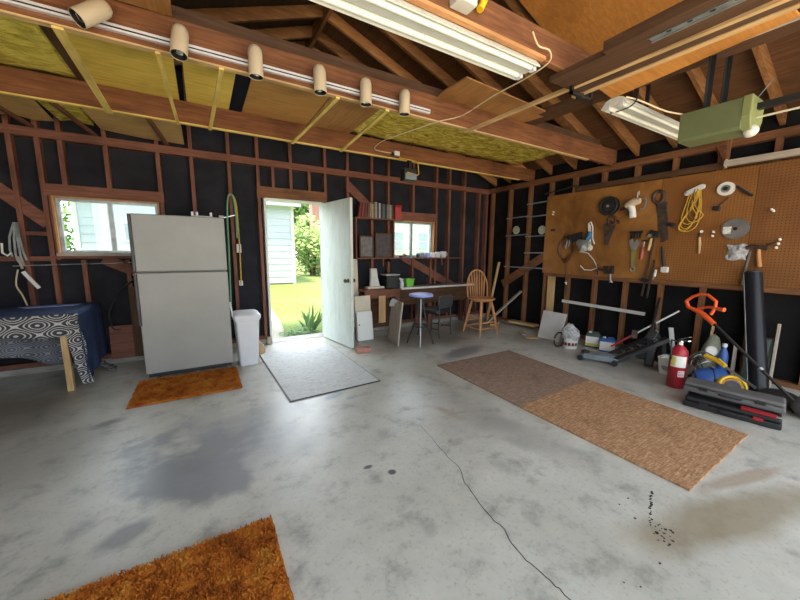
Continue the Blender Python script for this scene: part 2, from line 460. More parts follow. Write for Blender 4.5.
        if bevel:
            b = ob.modifiers.new('edge', 'BEVEL'); b.width = bevel; b.segments = 2; b.limit_method = 'ANGLE'; b.angle_limit = R(50)
        if sub:
            s = ob.modifiers.new('round', 'SUBSURF'); s.levels = sub; s.render_levels = sub
        return ob

def tag(o, label, cat, group=None, kind=None):
    o['label'] = label; o['category'] = cat
    if group: o['group'] = group
    if kind: o['kind'] = kind
    return o
def thing(name, label, cat, loc=(0, 0, 0), group=None, rotz=0):
    o = bpy.data.objects.new(name, None); COL.objects.link(o)
    o.location = loc; o.rotation_euler = (0, 0, rotz); o.empty_display_size = .1
    return tag(o, label, cat, group)
def struct(o, label, cat='wall'):
    return tag(o, label, cat, None, 'structure')
def copy_tree(o, parent=None):
    c = o.copy(); COL.objects.link(c)
    if parent is not None: c.parent = parent
    for ch in list(o.children): copy_tree(ch, c)
    return c

# ------------------------------------------------------------------ the setting
XL, XR, YB = -2.3, 5.2, 5.2          # stud faces: left wall, right wall, back wall
YF = -1.0                             # open front of the garage
RX = 1.45; SL = .373                  # ridge position, roof slope
def zr(x): return 2.75 + SL * ((XR - x) if x > RX else (x - XL))     # rafter undersides

floor = struct(MB().boxp(XL - .1, YF - .3, -.12, XR + .12, YB + .13, 0).build('floor', 'floor', world=False), 'worn grey concrete garage floor with stains and a long crack', 'floor')
cr = MB()
crack = [(1.42, 2.05), (1.379, 1.772), (1.346, 1.627), (1.347, 1.504), (1.28, 1.379), (1.25, 1.252), (1.218, 1.104), (1.222, 1.013), (1.188, .932), (1.173, .845), (1.182, .747), (1.187, .68), (1.19, .60), (1.18, .4)]
rr = random.Random(3)
fine = []
for a, b in zip(crack, crack[1:]):
    for t in (0, .33, .66): fine.append((a[0] + (b[0] - a[0]) * t + rr.uniform(-.006, .006), a[1] + (b[1] - a[1]) * t + rr.uniform(-.006, .006)))
for i in range(len(fine) - 1):
    w = .0012 + .0014 * min(1, i / 14)
    a, b = Vector((*fine[i], .0006)), Vector((*fine[i + 1], .0006))
    d = (b - a).normalized(); s = Vector((-d.y, d.x, 0)) * w
    cr.add([a - s, b - s, b + s, a + s], [(0, 1, 2, 3)])
cr.build('crack', 'dirt', floor)
sp = MB()
for i in range(46):
    if i < 20: x, y = 2.176 - .28 * i / 19 + rr.uniform(-.008, .008), .763 - .112 * i / 19 + rr.uniform(-.006, .006)
    elif i < 40: x, y = rr.uniform(1.82, 1.95), rr.uniform(.53, .64)
    else: x, y = rr.uniform(1.3, 2.1), rr.uniform(.5, .85)
    r = rr.uniform(.004, .009); n = 6
    sp.add([(x + r * math.cos(k * PI / 3) * rr.uniform(.6, 1.3), y + r * math.sin(k * PI / 3) * rr.uniform(.6, 1.3), .0007) for k in range(n)], [list(range(n))])
sp.build('grease_spots', 'dirt', floor)

# back wall ---------------------------------------------------------------
W1 = (-1.37, -.44, 1.34, 1.95); DO = (.82, 1.65, -.03, 2.10); W2 = (2.885, 3.80, 1.285, 1.915)
wb = MB()
xs = [XL - .1, W1[0], W1[1], DO[0], DO[1], W2[0], W2[1], XR + .11]
holes = {1: W1, 3: DO, 5: W2}
for i in range(7):
    a, b = xs[i], xs[i + 1]
    top = [(b, zr(b) + .15), (a, zr(a) + .15)]
    if a < RX < b: top = [(b, zr(b) + .15), (RX, zr(RX) + .15), (a, zr(a) + .15)]
    if i in holes:
        h = holes[i]
        if h[2] > 0: wb.boxp(a, 5.29, 0, b, 5.31, h[2])
        wb.prism([(a, h[3]), (b, h[3])] + top, (0, 5.29, 0), (1, 0, 0), (0, 0, 1), (0, .02, 0))
    else:
        wb.prism([(a, 0), (b, 0)] + top, (0, 5.29, 0), (1, 0, 0), (0, 0, 1), (0, .02, 0))
wall_back = struct(wb.build('wall_back', 'black'), 'black felt covered back wall with exposed reddish studs')
def part(mb, name, mat, parent, **k): return mb.build(name, mat, parent, **k)
def stud(x, z0, z1, m='studZ', w=.042, y0=5.2): MB().boxp(x - w / 2, y0, z0, x + w / 2, 5.29, z1).build('stud', m, wall_back)
for x in (-2.1, -1.65, -1.44, -.39, -.04, .39, .75, 1.72, 2.09, 2.52, 3.87, 4.18, 4.56, 4.96, 5.17): stud(x, .11, 2.56)
for x in (-1.26, -.88): stud(x, 2.09, 2.56)
for x in (-1.19, -.79): stud(x, .11, 1.26)
for x in (.95, 1.20, 1.47): stud(x, 2.28, 2.56)
for x in (2.84, 3.35): stud(x, 2.08, 2.56)
for x in (2.84, 3.35, 3.76): stud(x, .11, 1.26)
for x in (-1.65, -1.44, -1.26, -.88, -.39, -.04, .39, .75, 1.20, 1.72, 2.09, 2.52, 2.84, 3.35, 3.87, 4.18, 4.56): stud(x, 2.65, zr(x) + .1)
stud(2.84, 1.2, 2.08); stud(-1.44 + .045, 1.26, 2.09, w=.03); stud(-.41, .11, 1.26)
MB().boxp(XL, 5.185, 2.56, XR, 5.29, 2.65).build('top_plate', 'studX', wall_back)
MB().boxp(XL, 5.2, .065, .80, 5.29, .11).build('bottom_plate', 'studX', wall_back)
MB().boxp(1.70, 5.2, .065, XR, 5.29, .11).build('bottom_plate', 'studX', wall_back)
MB().boxp(-1.44, 5.185, 1.965, -.36, 5.29, 2.09).build('window_header', 'studX', wall_back)
MB().boxp(.72, 5.185, 2.125, 1.73, 5.29, 2.28).build('door_header', 'rstudX', wall_back)
MB().boxp(2.82, 5.185, 1.93, 3.87, 5.29, 2.08).build('window_header', 'studX', wall_back)
MB().boxp(-1.63, 5.21, 1.53, -1.46, 5.29, 1.57).build('blocking', 'studX', wall_back)
MB().boxp(-2.2, 5.21, 1.25, -1.46, 5.29, 1.30).build('blocking', 'studX', wall_back)
MB().boxp(-1.46, 5.195, 1.275, -.36, 5.29, 1.315).build('window_sill_plate', 'studX', wall_back)
MB().beam((-1.8, 5.245, 2.02), (-1.44, 5.245, 1.66), .06, .13).build('brace', 'studX', wall_back)
MB().beam((-1.02, 5.25, 1.27), (-.42, 5.25, .95), .05, .12).build('brace', 'studX', wall_back)
MB().beam((2.09, 5.245, 2.44), (2.5, 5.245, 2.10), .06, .13).build('brace', 'studX', wall_back)
MB().beam((3.15, 5.25, 1.28), (4.35, 5.25, .70), .05, .14).build('brace', 'studX', wall_back)
MB().boxp(XL, 5.16, 0, .78, 5.29, .065).build('curb', 'concretecurb', wall_back)
MB().boxp(1.70, 5.16, 0, XR, 5.29, .065).build('curb', 'concretecurb', wall_back)

# right wall --------------------------------------------------------------
wall_right = struct(MB().boxp(5.29, YF, 0, 5.31, 5.31, 2.9).build('wall_right', 'black_right'), 'black right-hand wall with exposed brown studs and long tool board')
for y in (5.115, 4.65, 4.19, 3.76, 3.34, 2.89, 2.45, 2.02, 1.585, 1.14, .69, .24, -.21, -.66):
    MB().boxp(5.2, y - .021, .05, 5.29, y + .021, 2.58).build('stud', 'rstudZ', wall_right)
MB().boxp(5.19, YF, 2.575, 5.29, 5.2, 2.62).build('top_plate', 'rstudY', wall_right)
MB().boxp(5.2, YF, 2.62, 5.29, 5.2, 2.66).build('top_plate', 'rstudY', wall_right)
MB().boxp(5.2, YF, 0, 5.29, 5.2, .05).build('bottom_plate', 'rstudY', wall_right)
MB().beam((5.225, 4.72, .75), (5.225, 3.70, 1.38), .045, .14).build('brace', 'rstudY', wall_right)
MB().boxp(5.2, 3.60, .05, 5.29, 3.69, 1.03).build('stud', 'paleZ', wall_right)
MB().boxp(5.19, YF, .975, 5.29, 3.74, 1.03).build('ledger', 'rstudY', wall_right)
MB().boxp(5.185, YF, 2.345, 5.2, 3.3, 2.42).build('trim_board', 'darkY', wall_right)

# left wall ---------------------------------------------------------------
wall_left = struct(MB().boxp(XL - .11, YF, 0, XL - .09, 5.31, 2.9).build('wall_left', 'black'), 'black left-hand wall of the garage with exposed studs')
for k in range(14):
    y = 5.1 - k * .45
    MB().boxp(XL - .09, y - .021, .05, XL, y + .021, 2.58).build('stud', 'studZ', wall_left)
MB().boxp(XL - .09, YF, 2.575, XL, 5.2, 2.66).build('top_plate', 'studY', wall_left)
MB().boxp(XL - .09, YF, 0, XL, 5.2, .05).build('bottom_plate', 'studY', wall_left)

# roof --------------------------------------------------------------------
rf = MB()
rf.prism([(XR + .35, zr(XR + .35) + .14), (XR + .35, zr(XR + .35) + .16), (RX, zr(RX) + .16), (RX, zr(RX) + .14)], (0, YF, 0), (1, 0, 0), (0, 0, 1), (0, 6.6, 0))
ceiling = struct(rf.build('ceiling', 'roofply'), 'open gable roof of brown boards on rafters and tie beams', 'ceiling')
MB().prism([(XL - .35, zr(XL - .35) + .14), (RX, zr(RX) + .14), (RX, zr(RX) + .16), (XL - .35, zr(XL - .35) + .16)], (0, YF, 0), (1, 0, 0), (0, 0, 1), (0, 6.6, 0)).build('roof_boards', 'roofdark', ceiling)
for y in (5.1, 4.73, 4.29, 3.835, 3.394, 2.92, 2.5, 2.07, 1.6, 1.15, .7, .25, -.2, -.65):
    wy = .13 if y == 2.92 else .04
    MB().prism([(XR + .3, zr(XR + .3)), (XR + .3, zr(XR + .3) + .14), (RX + .02, zr(RX) + .13), (RX + .02, zr(RX))], (0, y - .02, 0), (1, 0, 0), (0, 0, 1), (0, wy, 0)).build('rafter', 'oakX' if y in (5.1, 4.29) else 'raftX', ceiling)  # two rafters in paler wood, their lit edges put into the colour
    MB().prism([(XL - .3, zr(XL - .3)), (RX - .02, zr(RX)), (RX - .02, zr(RX) + .13), (XL - .3, zr(XL - .3) + .14)], (0, y - .02, 0), (1, 0, 0), (0, 0, 1), (0, .04, 0)).build('rafter', 'raftX', ceiling)
MB().boxp(RX - .02, YF, zr(RX) - .06, RX + .02, 5.28, zr(RX) + .14).build('ridge_board', 'raftY', ceiling)
for y0, y1, z0, z1 in ((4.16, 4.20, 2.65, 2.85), (2.77, 2.81, 2.64, 2.85), (1.56, 1.60, 2.62, 2.80), (.2, .24, 2.62, 2.80)):
    MB().boxp(XL - .06, y0, z0, 2.64 if y0 == 1.56 else XR + .08, y1, z1).build('tie_beam', 'beamX', ceiling)
MB().boxp(XL, 4.158, 2.639, XR - .3, 4.202, 2.65).build('lit_beam_edge', 'lathX', ceiling)  # yellow strip added to show the beam's lit underside
MB().boxp(XL, 2.768, 2.629, XR - .6, 2.812, 2.64).build('lit_beam_edge', 'paleX', ceiling)  # pale strip, lit underside of the track beam as a coloured piece
MB().boxp(-.1, 2.815, 2.78, 4.9, 2.855, 2.95).build('tie_beam', 'darkX', ceiling)
MB().beam((3.33, -.7, 2.825), (3.33, 2.75, 2.875), .24, .04).build('joist', 'darkY', ceiling)
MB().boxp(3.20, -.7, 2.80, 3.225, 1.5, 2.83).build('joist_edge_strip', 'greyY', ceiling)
# plywood nailed beneath the right-hand rafters
def roof_sheet(x0, x1, y0, y1, name, m):
    d = .012
    MB().prism([(x0, zr(x0) - d - .002), (x1, zr(x1) - d - .002), (x1, zr(x1) - .002), (x0, zr(x0) - .002)], (0, y0, 0), (1, 0, 0), (0, 0, 1), (0, y1 - y0, 0)).build(name, m, ceiling)
roof_sheet(1.9, 3.55, -.2, 2.40, 'plywood_sheet', 'ply_orange')

# windows -----------------------------------------------------------------
def window(n, W, label):
    a, b, z0, z1 = W
    f = MB()
    for bx in ((a, 5.245, z0, a + .03, 5.30, z1), (b - .03, 5.245, z0, b, 5.30, z1), (a + .03, 5.245, z0, b - .03, 5.30, z0 + .03), (a + .03, 5.245, z1 - .03, b - .03, 5.30, z1)): f.boxp(*bx)
    mid = (a + b) / 2
    f.boxp(mid - .022, 5.25, z0 + .03, mid + .022, 5.295, z1 - .03)
    w = struct(f.build('window_%d' % n, 'galv'), label, 'window')
    for p, q in ((a + .03, mid - .022), (mid + .022, b - .03)):
        MB().boxp(p, 5.27, z0 + .03, q, 5.274, z1 - .03).build('pane', 'glass', w)
    j = MB()
    j.boxp(a - .02, 5.19, z0 - .02, a, 5.245, z1 + .015); j.boxp(b, 5.19, z0 - .02, b + .02, 5.245, z1 + .015)
    j.boxp(a, 5.19, z1, b, 5.245, z1 + .015)
    j.build('jamb', 'oakZ', w)
    MB().boxp(a - .03, 5.17, z0 - .035, b + .03, 5.245, z0).build('window_sill', 'greyX', w)
    return w
window(1, W1, 'wide sliding window above the covered table beside the refrigerator')
window(2, W2, 'sliding window over the workbench with cups along its sill')

# doorway and door --------------------------------------------------------
fr = MB()
fr.boxp(.80, 5.17, 0, .83, 5.33, 2.12); fr.boxp(1.65, 5.17, 0, 1.68, 5.33, 2.12); fr.boxp(.83, 5.17, 2.10, 1.65, 5.33, 2.125)
dr = thing('door_1', 'white scuffed wooden door standing open into the garage', 'door', (1.655, 5.15, 0)); dr['kind'] = 'structure'
fr.build('door_frame', 'whitepaint', dr)
tip = Vector((1.78, 4.275, 0)); hin = Vector((1.645, 5.135, 0))
dv = (tip - hin).normalized(); nv = Vector((dv.y, -dv.x, 0))
def dleaf(mb, u0, u1, z0, z1, t0, t1):
    p = hin
    pts = [(u0, t0), (u1, t0), (u1, t1), (u0, t1)]
    vs = [p + dv * a + nv * b + Vector((0, 0, z)) for z in (z0, z1) for a, b in pts]
    return mb.add(vs, [(0, 1, 2, 3), (4, 5, 6, 7), (0, 1, 5, 4), (1, 2, 6, 5), (2, 3, 7, 6), (3, 0, 4, 7)])
M['doorpaint'] = None
def door_mat():
    m, nt, b = new_mat('scuffed_white_door_paint')
    v = coords(nt, (3, 3, .8)); n = tex_noise(nt, v, 3.2, 7, .7)
    v2 = coords(nt, (9, 9, 2.2)); n2 = tex_noise(nt, v2, 3, 5, .7)
    c = ramp(nt, n, [(.3, (.50, .55, .50)), (.55, (.62, .67, .65)), (.75, (.66, .70, .70))])
    f = ramp(nt, n2, [(.66, (0, 0, 0)), (.76, (.6, .6, .6))])
    nt.links.new(mix(nt, f, c, (.30, .27, .21)), b.inputs['Base Color']); b.inputs['Roughness'].default_value = .5
    return m
M['doorpaint'] = door_mat()
L = (tip - hin).length
leaf = dleaf(MB(), 0, L, .015, 2.09, 0, .042).build('door_leaf', 'doorpaint', dr, bevel=.002)
kz = .975
k = MB(); base = hin + dv * (L - .07)
for sgn, off in ((-1, 0), (1, .042)):
    o = base + nv * off + Vector((0, 0, kz)); ax = nv * sgn
    k.lathe([(.030, 0), (.030, .006), (.012, .010), (.012, .03), (.027, .038), (.030, .05), (.022, .064), (.004, .067)], o, 16, ax)
k.build('door_knob', 'rust', leaf)
k = MB(); o = base + nv * 0 + Vector((0, 0, kz + .11)); k.lathe([(.018, 0), (.018, .006), (.006, .008)], o, 14, -nv); k.build('deadbolt', 'steel', leaf)
for z in (.25, 1.05, 1.85):
    MB().cyl(hin + Vector((.002, .008, z)), hin + Vector((.002, .008, z + .09)), .007).build('hinge', 'rust', leaf)
MB().boxp(.78, 5.15, -.05, 1.70, 5.42, .004).build('threshold', 'concretecurb', dr)
MB().boxp(.745, 5.11, 0, .815, 5.19, .10).build('jamb_foot', 'greyZ', dr)

# ------------------------------------------------------------------ outdoors
def ground_z(y):
    return -.06 if y < 5.6 else (-.06 + (y - 5.6) / 4.4 * .47 if y < 10 else .41)
ys = [5.32, 5.6, 7, 8.5, 10, 14, 20, 40]
g = MB()
n = len(ys)
g.add([(x, y, ground_z(y)) for y in ys for x in (-30, 40)], [(2 * i, 2 * i + 1, 2 * i + 3, 2 * i + 2) for i in range(n - 1)])
lawn = g.build('lawn', 'lawn'); struct(lawn, 'bright green mown lawn behind the garage', 'lawn')
struct(MB().boxp(-30, -30, -.2, 40, YF - .3, -.03).build('driveway', 'driveway'), 'pale concrete driveway in front of the garage', 'driveway')
g = MB(); g.add([(-30, -1.3, -.05), (XL - .5, -1.3, -.05), (XL - .5, 5.32, -.06), (-30, 5.32, -.06)], [(0, 1, 2, 3)])
g.add([(XR + .4, -1.3, -.05), (40, -1.3, -.05), (40, 5.32, -.06), (XR + .4, 5.32, -.06)], [(0, 1, 2, 3)])
struct(g.build('side_lawn', 'lawn'), 'grass beside the garage', 'lawn')
g = MB()
def pfn(u, v):
    y = 5.43 + 2.4 * v; xa = .80 + .42 * v; xb = 1.05 + .24 * v + .05 * math.sin(v * 5)
    return (xa + (xb - xa) * u, y, ground_z(y) + .012 + .004 * math.sin(u * 9))
g.sheet(6, 16, pfn)
struct(g.build('path', 'path'), 'worn pale concrete path outside the back door', 'path')
# white shed
sh = thing('garden_shed', 'long white lap sided shed standing on the lawn behind the garage', 'shed', (.0, 11.4, .41))
MB().boxp(-2.36, 10, .45, 2.31, 13, 2.62).build('wall', 'siding', sh)
mb = MB()
for k in range(12):
    z = .45 + k * .181; z1 = min(z + .181, 2.62)
    mb.prism([(10, z), (9.986, z), (9.998, z1), (10, z1)], (-2.3, 0, 0), (0, 1, 0), (0, 0, 1), (4.56, 0, 0))
mb.build('siding', 'siding', sh)
MB().boxp(2.25, 9.97, .42, 2.335, 10.02, 2.62).build('corner_board', 'whitepaint', sh)
MB().boxp(-2.38, 9.97, .42, -2.29, 10.02, 2.62).build('corner_board', 'whitepaint', sh)
MB().boxp(-1.90, 9.96, .42, -1.78, 10.02, 2.62).build('corner_board', 'whitepaint', sh)
MB().boxp(-2.34, 10.02, .36, 2.29, 12.9, .46).build('foundation', 'concretecurb', sh)
MB().boxp(-2.6, 9.75, 2.60, 2.5, 9.79, 2.76).build('fascia', 'whitepaint', sh)
MB().boxp(-2.6, 9.79, 2.62, 2.5, 10.0, 2.64).build('soffit', 'whitepaint', sh)
MB().prism([(9.7, 2.76), (11.5, 3.7), (13.3, 2.76)], (-2.6, 0, 0), (0, 1, 0), (0, 0, 1), (5.1, 0, 0)).build('roof', 'shingle', sh)
wn = MB().boxp(-1.55, 9.965, 1.55, -1.12, 10.0, 2.02).build('window', 'whitepaint', sh)
MB().boxp(-1.5, 9.955, 1.6, -1.17, 9.966, 1.97).build('pane', 'darkglass', wn)
# brick house and white house
bh = thing('brick_house', 'red brick house wall beyond the bush seen through the doorway', 'house', (6, 18, .41))
MB().boxp(4.62, 16, .41, 7.6, 16.5, 3.9).build('wall', 'brickwall', bh)
MB().prism([(4.3, 3.9), (7.85, 3.9), (6.1, 5.4)], (0, 15.7, 0), (1, 0, 0), (0, 0, 1), (0, 1.1, 0)).build('roof', 'shingle', bh)
wh = thing('white_house', 'white neighbouring house with two windows seen over the workbench', 'house', (11, 18, .41))
MB().boxp(8.5, 16.1, .41, 14.5, 21, 3.9).build('wall', 'siding2', wh)
MB().prism([(8.2, 3.9), (14.8, 3.9), (11.5, 5.6)], (0, 15.8, 0), (1, 0, 0), (0, 0, 1), (0, 5, 0)).build('roof', 'shingle', wh)
for x in (9.0, 10.65):
    w = MB().boxp(x, 16.06, 1.38, x + .75, 16.1, 2.5).build('window', 'whitepaint', wh)
    MB().boxp(x + .07, 16.045, 1.46, x + .68, 16.06, 1.92).build('pane', 'darkglass', w)
    MB().boxp(x + .07, 16.045, 1.98, x + .68, 16.06, 2.42).build('pane', 'darkglass', w)

def leaf_cloud(c, r, n, size, seed, flat=.8):
    q = random.Random(seed); mb = MB(); lumps = [(Vector((q.gauss(0, .42), q.gauss(0, .42), q.gauss(0, .42))), q.uniform(.35, .6)) for _ in range(16)]
    for i in range(n):
        lc, lr = lumps[q.randrange(16)]
        d = Vector((q.gauss(0, 1), q.gauss(0, 1), q.gauss(0, 1))).normalized() * lr * q.uniform(.75, 1.05) + lc
        p = Vector(c) + Vector((d.x * r[0], d.y * r[1], d.z * r[2]))
        if p.z < c[2] - r[2]: p.z = c[2] - r[2] + q.random() * .1
        a = Vector((q.gauss(0, 1), q.gauss(0, 1), q.gauss(0, .6))).normalized(); b = a.orthogonal().normalized()
        s = size * q.uniform(.6, 1.3)
        mb.add([p - a * s, p + b * s * .45, p + a * s, p - b * s * .45], [(0, 1, 2, 3)])
    return mb
def bush(name, label, cat, c, r, n, size, seed, m='leaf'):
    t = thing(name, label, cat, (c[0], c[1], ground_z(c[1])))
    leaf_cloud(c, r, n, size, seed).build('foliage', m, t)
    q = random.Random(seed + 1); s = MB()
    for k in range(5):
        s.tube([(c[0] + q.uniform(-.1, .1), c[1] + q.uniform(-.1, .1), ground_z(c[1]) - .02), (c[0] + q.uniform(-.4, .4) * r[0], c[1] + q.uniform(-.3, .3) * r[1], c[2] + r[2] * .4)], [.05, .02], 6)
    s.build('stem', 'bark', t)
bush('bush', 'bright green rounded bush beside the white shed', 'bush', (3.75, 13.0, 1.32), (.95, .8, .95), 4200, .085, 11)
bush('shade_tree', 'leafy green tree behind the bush, under the bright sky', 'tree', (6.2, 24, 3.6), (2.0, 1.6, 1.9), 3000, .2, 21, 'leafdark')
bush('shade_tree', 'green tree seen through the left edge of the wide window', 'tree', (-4.9, 16, 2.2), (1.6, 1.4, 1.8), 2600, .14, 31, 'leafdark')
# spiky iris by the door
t = thing('spiky_plant', 'clump of upright sword shaped green leaves outside the door', 'plant', (1.47, 5.68, -.06))
q = random.Random(5); mb = MB()
for i in range(26):
    an = q.uniform(-.85, .75); ba = (1.58 + q.uniform(-.06, .06), 5.80 + q.uniform(-.06, .06), -.05); ln = q.uniform(.30, .56)
    dx = math.sin(an) * .75; dz = math.cos(an); dy = q.uniform(-.35, .3)
    pts = [Vector(ba) + Vector((dx * ln * s, dy * ln * s, dz * ln * s - .12 * abs(an) * s * s * ln)) for s in (0, .35, .7, 1)]
    w = [.018, .022, .014, .001]; side = Vector((math.cos(an), .3, -math.sin(an) * .3)).normalized()
    vs = []
    for p, ww in zip(pts, w): vs += [p - side * ww, p + Vector((0, -.004, 0)), p + side * ww]
    mb.add(vs, [(3 * k + j, 3 * k + j + 1, 3 * k + j + 4, 3 * k + j + 3) for k in range(3) for j in range(2)])
mb.build('leaves', 'blade', t)
lc = leaf_cloud((1.38, 5.62, -.02), (.30, .12, .09), 700, .022, 44).build('ground_cover', 'blade')
tag(lc, 'low green ground cover growing along the outside of the door sill', 'plants', None, 'stuff')

# ------------------------------------------------------------------ overhead things
def loft(name, m, x0, x1, y0, y1, label, cat='panel', z=2.851, t=.012, group=None, rag=0, seed=1):
    q = random.Random(seed); mb = MB()
    if rag:
        nx, ny = 40, 16
        mb.sheet(nx, ny, lambda u, v: (x0 + (x1 - x0) * u, y0 + (y1 - y0) * v, z + .03 + .022 * noise.noise(Vector((u * 14, v * 9, seed))) - (.0 if 0 else .0)))
        o = mb.build(name, m, solid=.03)
    else:
        mb.boxp(x0, y0, z, x1, y1, z + t); o = mb.build(name, m)
    return tag(o, label, cat, group)
loft('insulation_batt', 'insul', -2.25, -.84, 2.81, 4.22, 'shaggy yellow fibreglass batt above the beams, beside the first yellow lath', 'insulation', rag=1, seed=2)
loft('loft_board', 'darkY', -.83, -.73, 2.81, 4.26, 'narrow dark board lying between yellow insulation and yellowed panel', 'board', t=.03)
loft('loft_board', 'ply_yellow', -.72, -.09, 2.81, 4.24, 'broad yellowed panel on the beams behind the first two spotlights', 'board')
loft('loft_board', 'ply_yellow', -.03, .345, 2.81, 4.24, 'narrow yellowed panel on the beams, left of the black gap', 'board')
loft('loft_board', 'ply_loft', .47, 1.16, 2.81, 4.24, 'orange-brown loft panel on the beams, right of the black gap', 'board')
loft('loft_board', 'ply_brown', 1.17, 1.70, 2.81, 4.24, 'dull brown loft panel on the beams, under the last two spotlights', 'board')
loft('insulation_batt', 'insul_dark', 1.71, 4.75, 2.86, 4.15, 'long mottled green-yellow insulation above the beams towards the tool wall', 'insulation', rag=1, seed=5)
o = MB().boxp(-1.15, 1.72, 2.852, -.06, 2.765, 2.866).build('loft_board', 'ply_brown'); tag(o, 'brown board on the near side of the track beam, above the first spotlight', 'board')
lb = MB().prism([(-2.2, 4.21), (-1.18, 4.21), (-1.22, 4.95), (-1.38, 5.02), (-1.5, 4.90), (-1.7, 5.06), (-2.2, 5.0)], (0, 0, 2.682), (1, 0, 0), (0, 1, 0), (0, 0, .01)).build('loft_board', 'ply_tan')
tag(lb, 'ragged tan panel above the beam nearest the wide window', 'board')
lb = MB().prism([(-.88, 4.21), (-.10, 4.21), (-.10, 5.14), (-.5, 5.12), (-.86, 5.0)], (0, 0, 2.682), (1, 0, 0), (0, 1, 0), (0, 0, .01)).build('loft_board', 'ply_tan')
tag(lb, 'tan panel with straight right end, behind the beam above the refrigerator', 'board')
lb = MB().prism([(-1.17, 4.21), (-.89, 4.21), (-.9, 4.9), (-1.05, 4.82), (-1.16, 4.9)], (0, 0, 2.684), (1, 0, 0), (0, 1, 0), (0, 0, .03)).build('insulation_batt', 'insul_dark')
tag(lb, 'dark stained scrap of insulation between the two tan panels', 'insulation')
for i, (x, l) in enumerate(((-1.5, 'brown stick under the ragged tan panel, running from beam to wall'), (-1.0, 'brown stick under the stained scrap of insulation, running from beam to wall'), (-.32, 'brown stick under the tan panel above the refrigerator'))):
    o = MB().beam((x - .06, 4.19, 2.665), (x + .05, 5.29, 2.665), .035, .03).build('support_stick', 'studY'); tag(o, l, 'stick', 'sticks holding up the loft panels')
lath = [((-.617, 2.775), (-.646, 4.20), 'wide yellow lath nailed under the beams, behind the first spotlight', .05), ((-.156, 2.775), (-.119, 4.20), 'thin dull yellow lath under the beams, behind the second spotlight', .026),
        ((.202, 2.775), (.16, 4.20), 'thin yellow lath under the beams, left of the black gap', .03), ((1.04, 2.775), (1.0, 4.20), 'yellow lath under the beams, ending above the open doorway', .032), ((1.5, 2.775), (1.60, 4.20), 'last yellow lath, slanting under the beams beside the white junction box', .034)]
for a, b, l, w in lath:
    o = MB().beam((a[0], a[1], 2.6222), (b[0], b[1], 2.6318), w, .014).build('lath_strip', 'lathY'); tag(o, l, 'wood strip', 'yellow laths nailed under the beams')
o = MB().prism([(2.03, 2.70), (2.04, 2.36), (3.33, 2.46), (3.26, 2.81), (2.05, 2.81)], (0, 0, 2.852), (1, 0, 0), (0, 1, 0), (0, 0, .014)).build('plywood_offcut', 'ply_brown')
tag(o, 'pale plywood offcut lying on the middle beam under the long fluorescent light', 'board')

# track lights
tr = thing('light_track', 'long white ceiling track fixed along the face of the beam', 'light track', (.55, 2.76, 2.68))
MB().boxp(-.95, 2.742, 2.672, 1.94, 2.769, 2.708).build('rail', 'white', tr)
MB().boxp(-.94, 2.7405, 2.684, 1.93, 2.743, 2.692).build('slot', 'blackplastic', tr)
MB().boxp(-1.02, 2.735, 2.665, -.95, 2.769, 2.712).build('feed_box', 'white', tr)
def spot():
    t = thing('spotlight', '', 'spotlight', (0, 0, 0))
    prof = [(.046, -.105), (.047, -.10), (.047, .045), (.043, .068), (.034, .084), (.020, .094), (.002, .098)]
    shd = MB().lathe(prof, (0, 0, 0), 24, caps=False).build('lamp_shade', 'beige', t, world=False, solid=.002)
    MB().lathe([(.0445, -.102), (.0445, -.06), (.03, -.045), (.001, -.04)], (0, 0, 0), 20, caps=False).build('baffle', 'blackplastic', shd, world=False)
    MB().lathe([(.001, -.096), (.02, -.094), (.029, -.085), (.02, -.06), (.012, -.046)], (0, 0, 0), 16).build('bulb', 'chrome', shd, world=False)
    return t
s0 = spot()
sp_l = [(-.43, 'big cream spotlight swung sideways near the track end over the yellow insulation', (0, R(46), R(24)), (0, 0, .0)),
        (-.03, 'cream spotlight tipped to show its bulb, second along the track', (R(-14), R(6), 0), 0), (.41, 'cream spotlight hanging straight before the black loft gap', (0, 0, 0), 0),
        (.865, 'cream spotlight with a bright bulb glint above the orange-brown loft panel', (R(-4), 0, 0), 0), (1.25, 'cream spotlight above the dull brown loft panel, second from the track end', (0, 0, 0), 0), (1.625, 'last cream spotlight, hanging at the bare end of the track', (R(2), 0, 0), 0)]
for i, (x, l, rt_, _) in enumerate(sp_l):
    o = s0 if i == 0 else copy_tree(s0)
    o.location = (x, 2.69, 2.69); o.rotation_euler = rt_
    if i == 0: o.location = (x - .0, 2.66, 2.70)
    tag(o, l, 'spotlight', 'cream spotlights on the ceiling track')

# fluorescent fixtures
def fluor(x0, x1, y0, y1, z, label, tubes_dirty):
    yc = (y0 + y1) / 2; w = (y1 - y0) / 2
    t = thing('fluorescent_fixture', label, 'light fixture', ((x0 + x1) / 2, yc, z), 'shop lights under the beam')
    # folded reflector: two lamp troughs either side of a raised spine
    poly = [(-w, 0), (-w * .93, -.004), (-w * .62, .036), (-w * .40, .036), (-w * .22, .004), (w * .22, .004), (w * .40, .036), (w * .62, .036), (w * .93, -.004), (w, 0), (w * .64, .05), (w * .3, .062), (-w * .3, .062), (-w * .64, .05)]
    MB().prism(poly, (x0, yc, z), (0, 1, 0), (0, 0, 1), (x1 - x0, 0, 0)).build('reflector', 'fixture', t)
    for s in (-1, 1):
        MB().cyl((x0 + .035, yc + s * w * .52, z + .006), (x1 - .035, yc + s * w * .52, z + .006), .019, n=14).build('tube', 'tubeglass', t)
    for xe in (x0, x1 - .03):
        for s in (-1, 1):
            MB().boxp(xe, yc + s * w * .52 - .02, z - .016, xe + .03, yc + s * w * .52 + .02, z + .034).build('lamp_holder', 'white', t, bevel=.004)
    return t
fluor(-.5, 1.93, 1.53, 1.735, 2.557, 'long white fluorescent fixture across the top of the view, by the cream cable', 0)
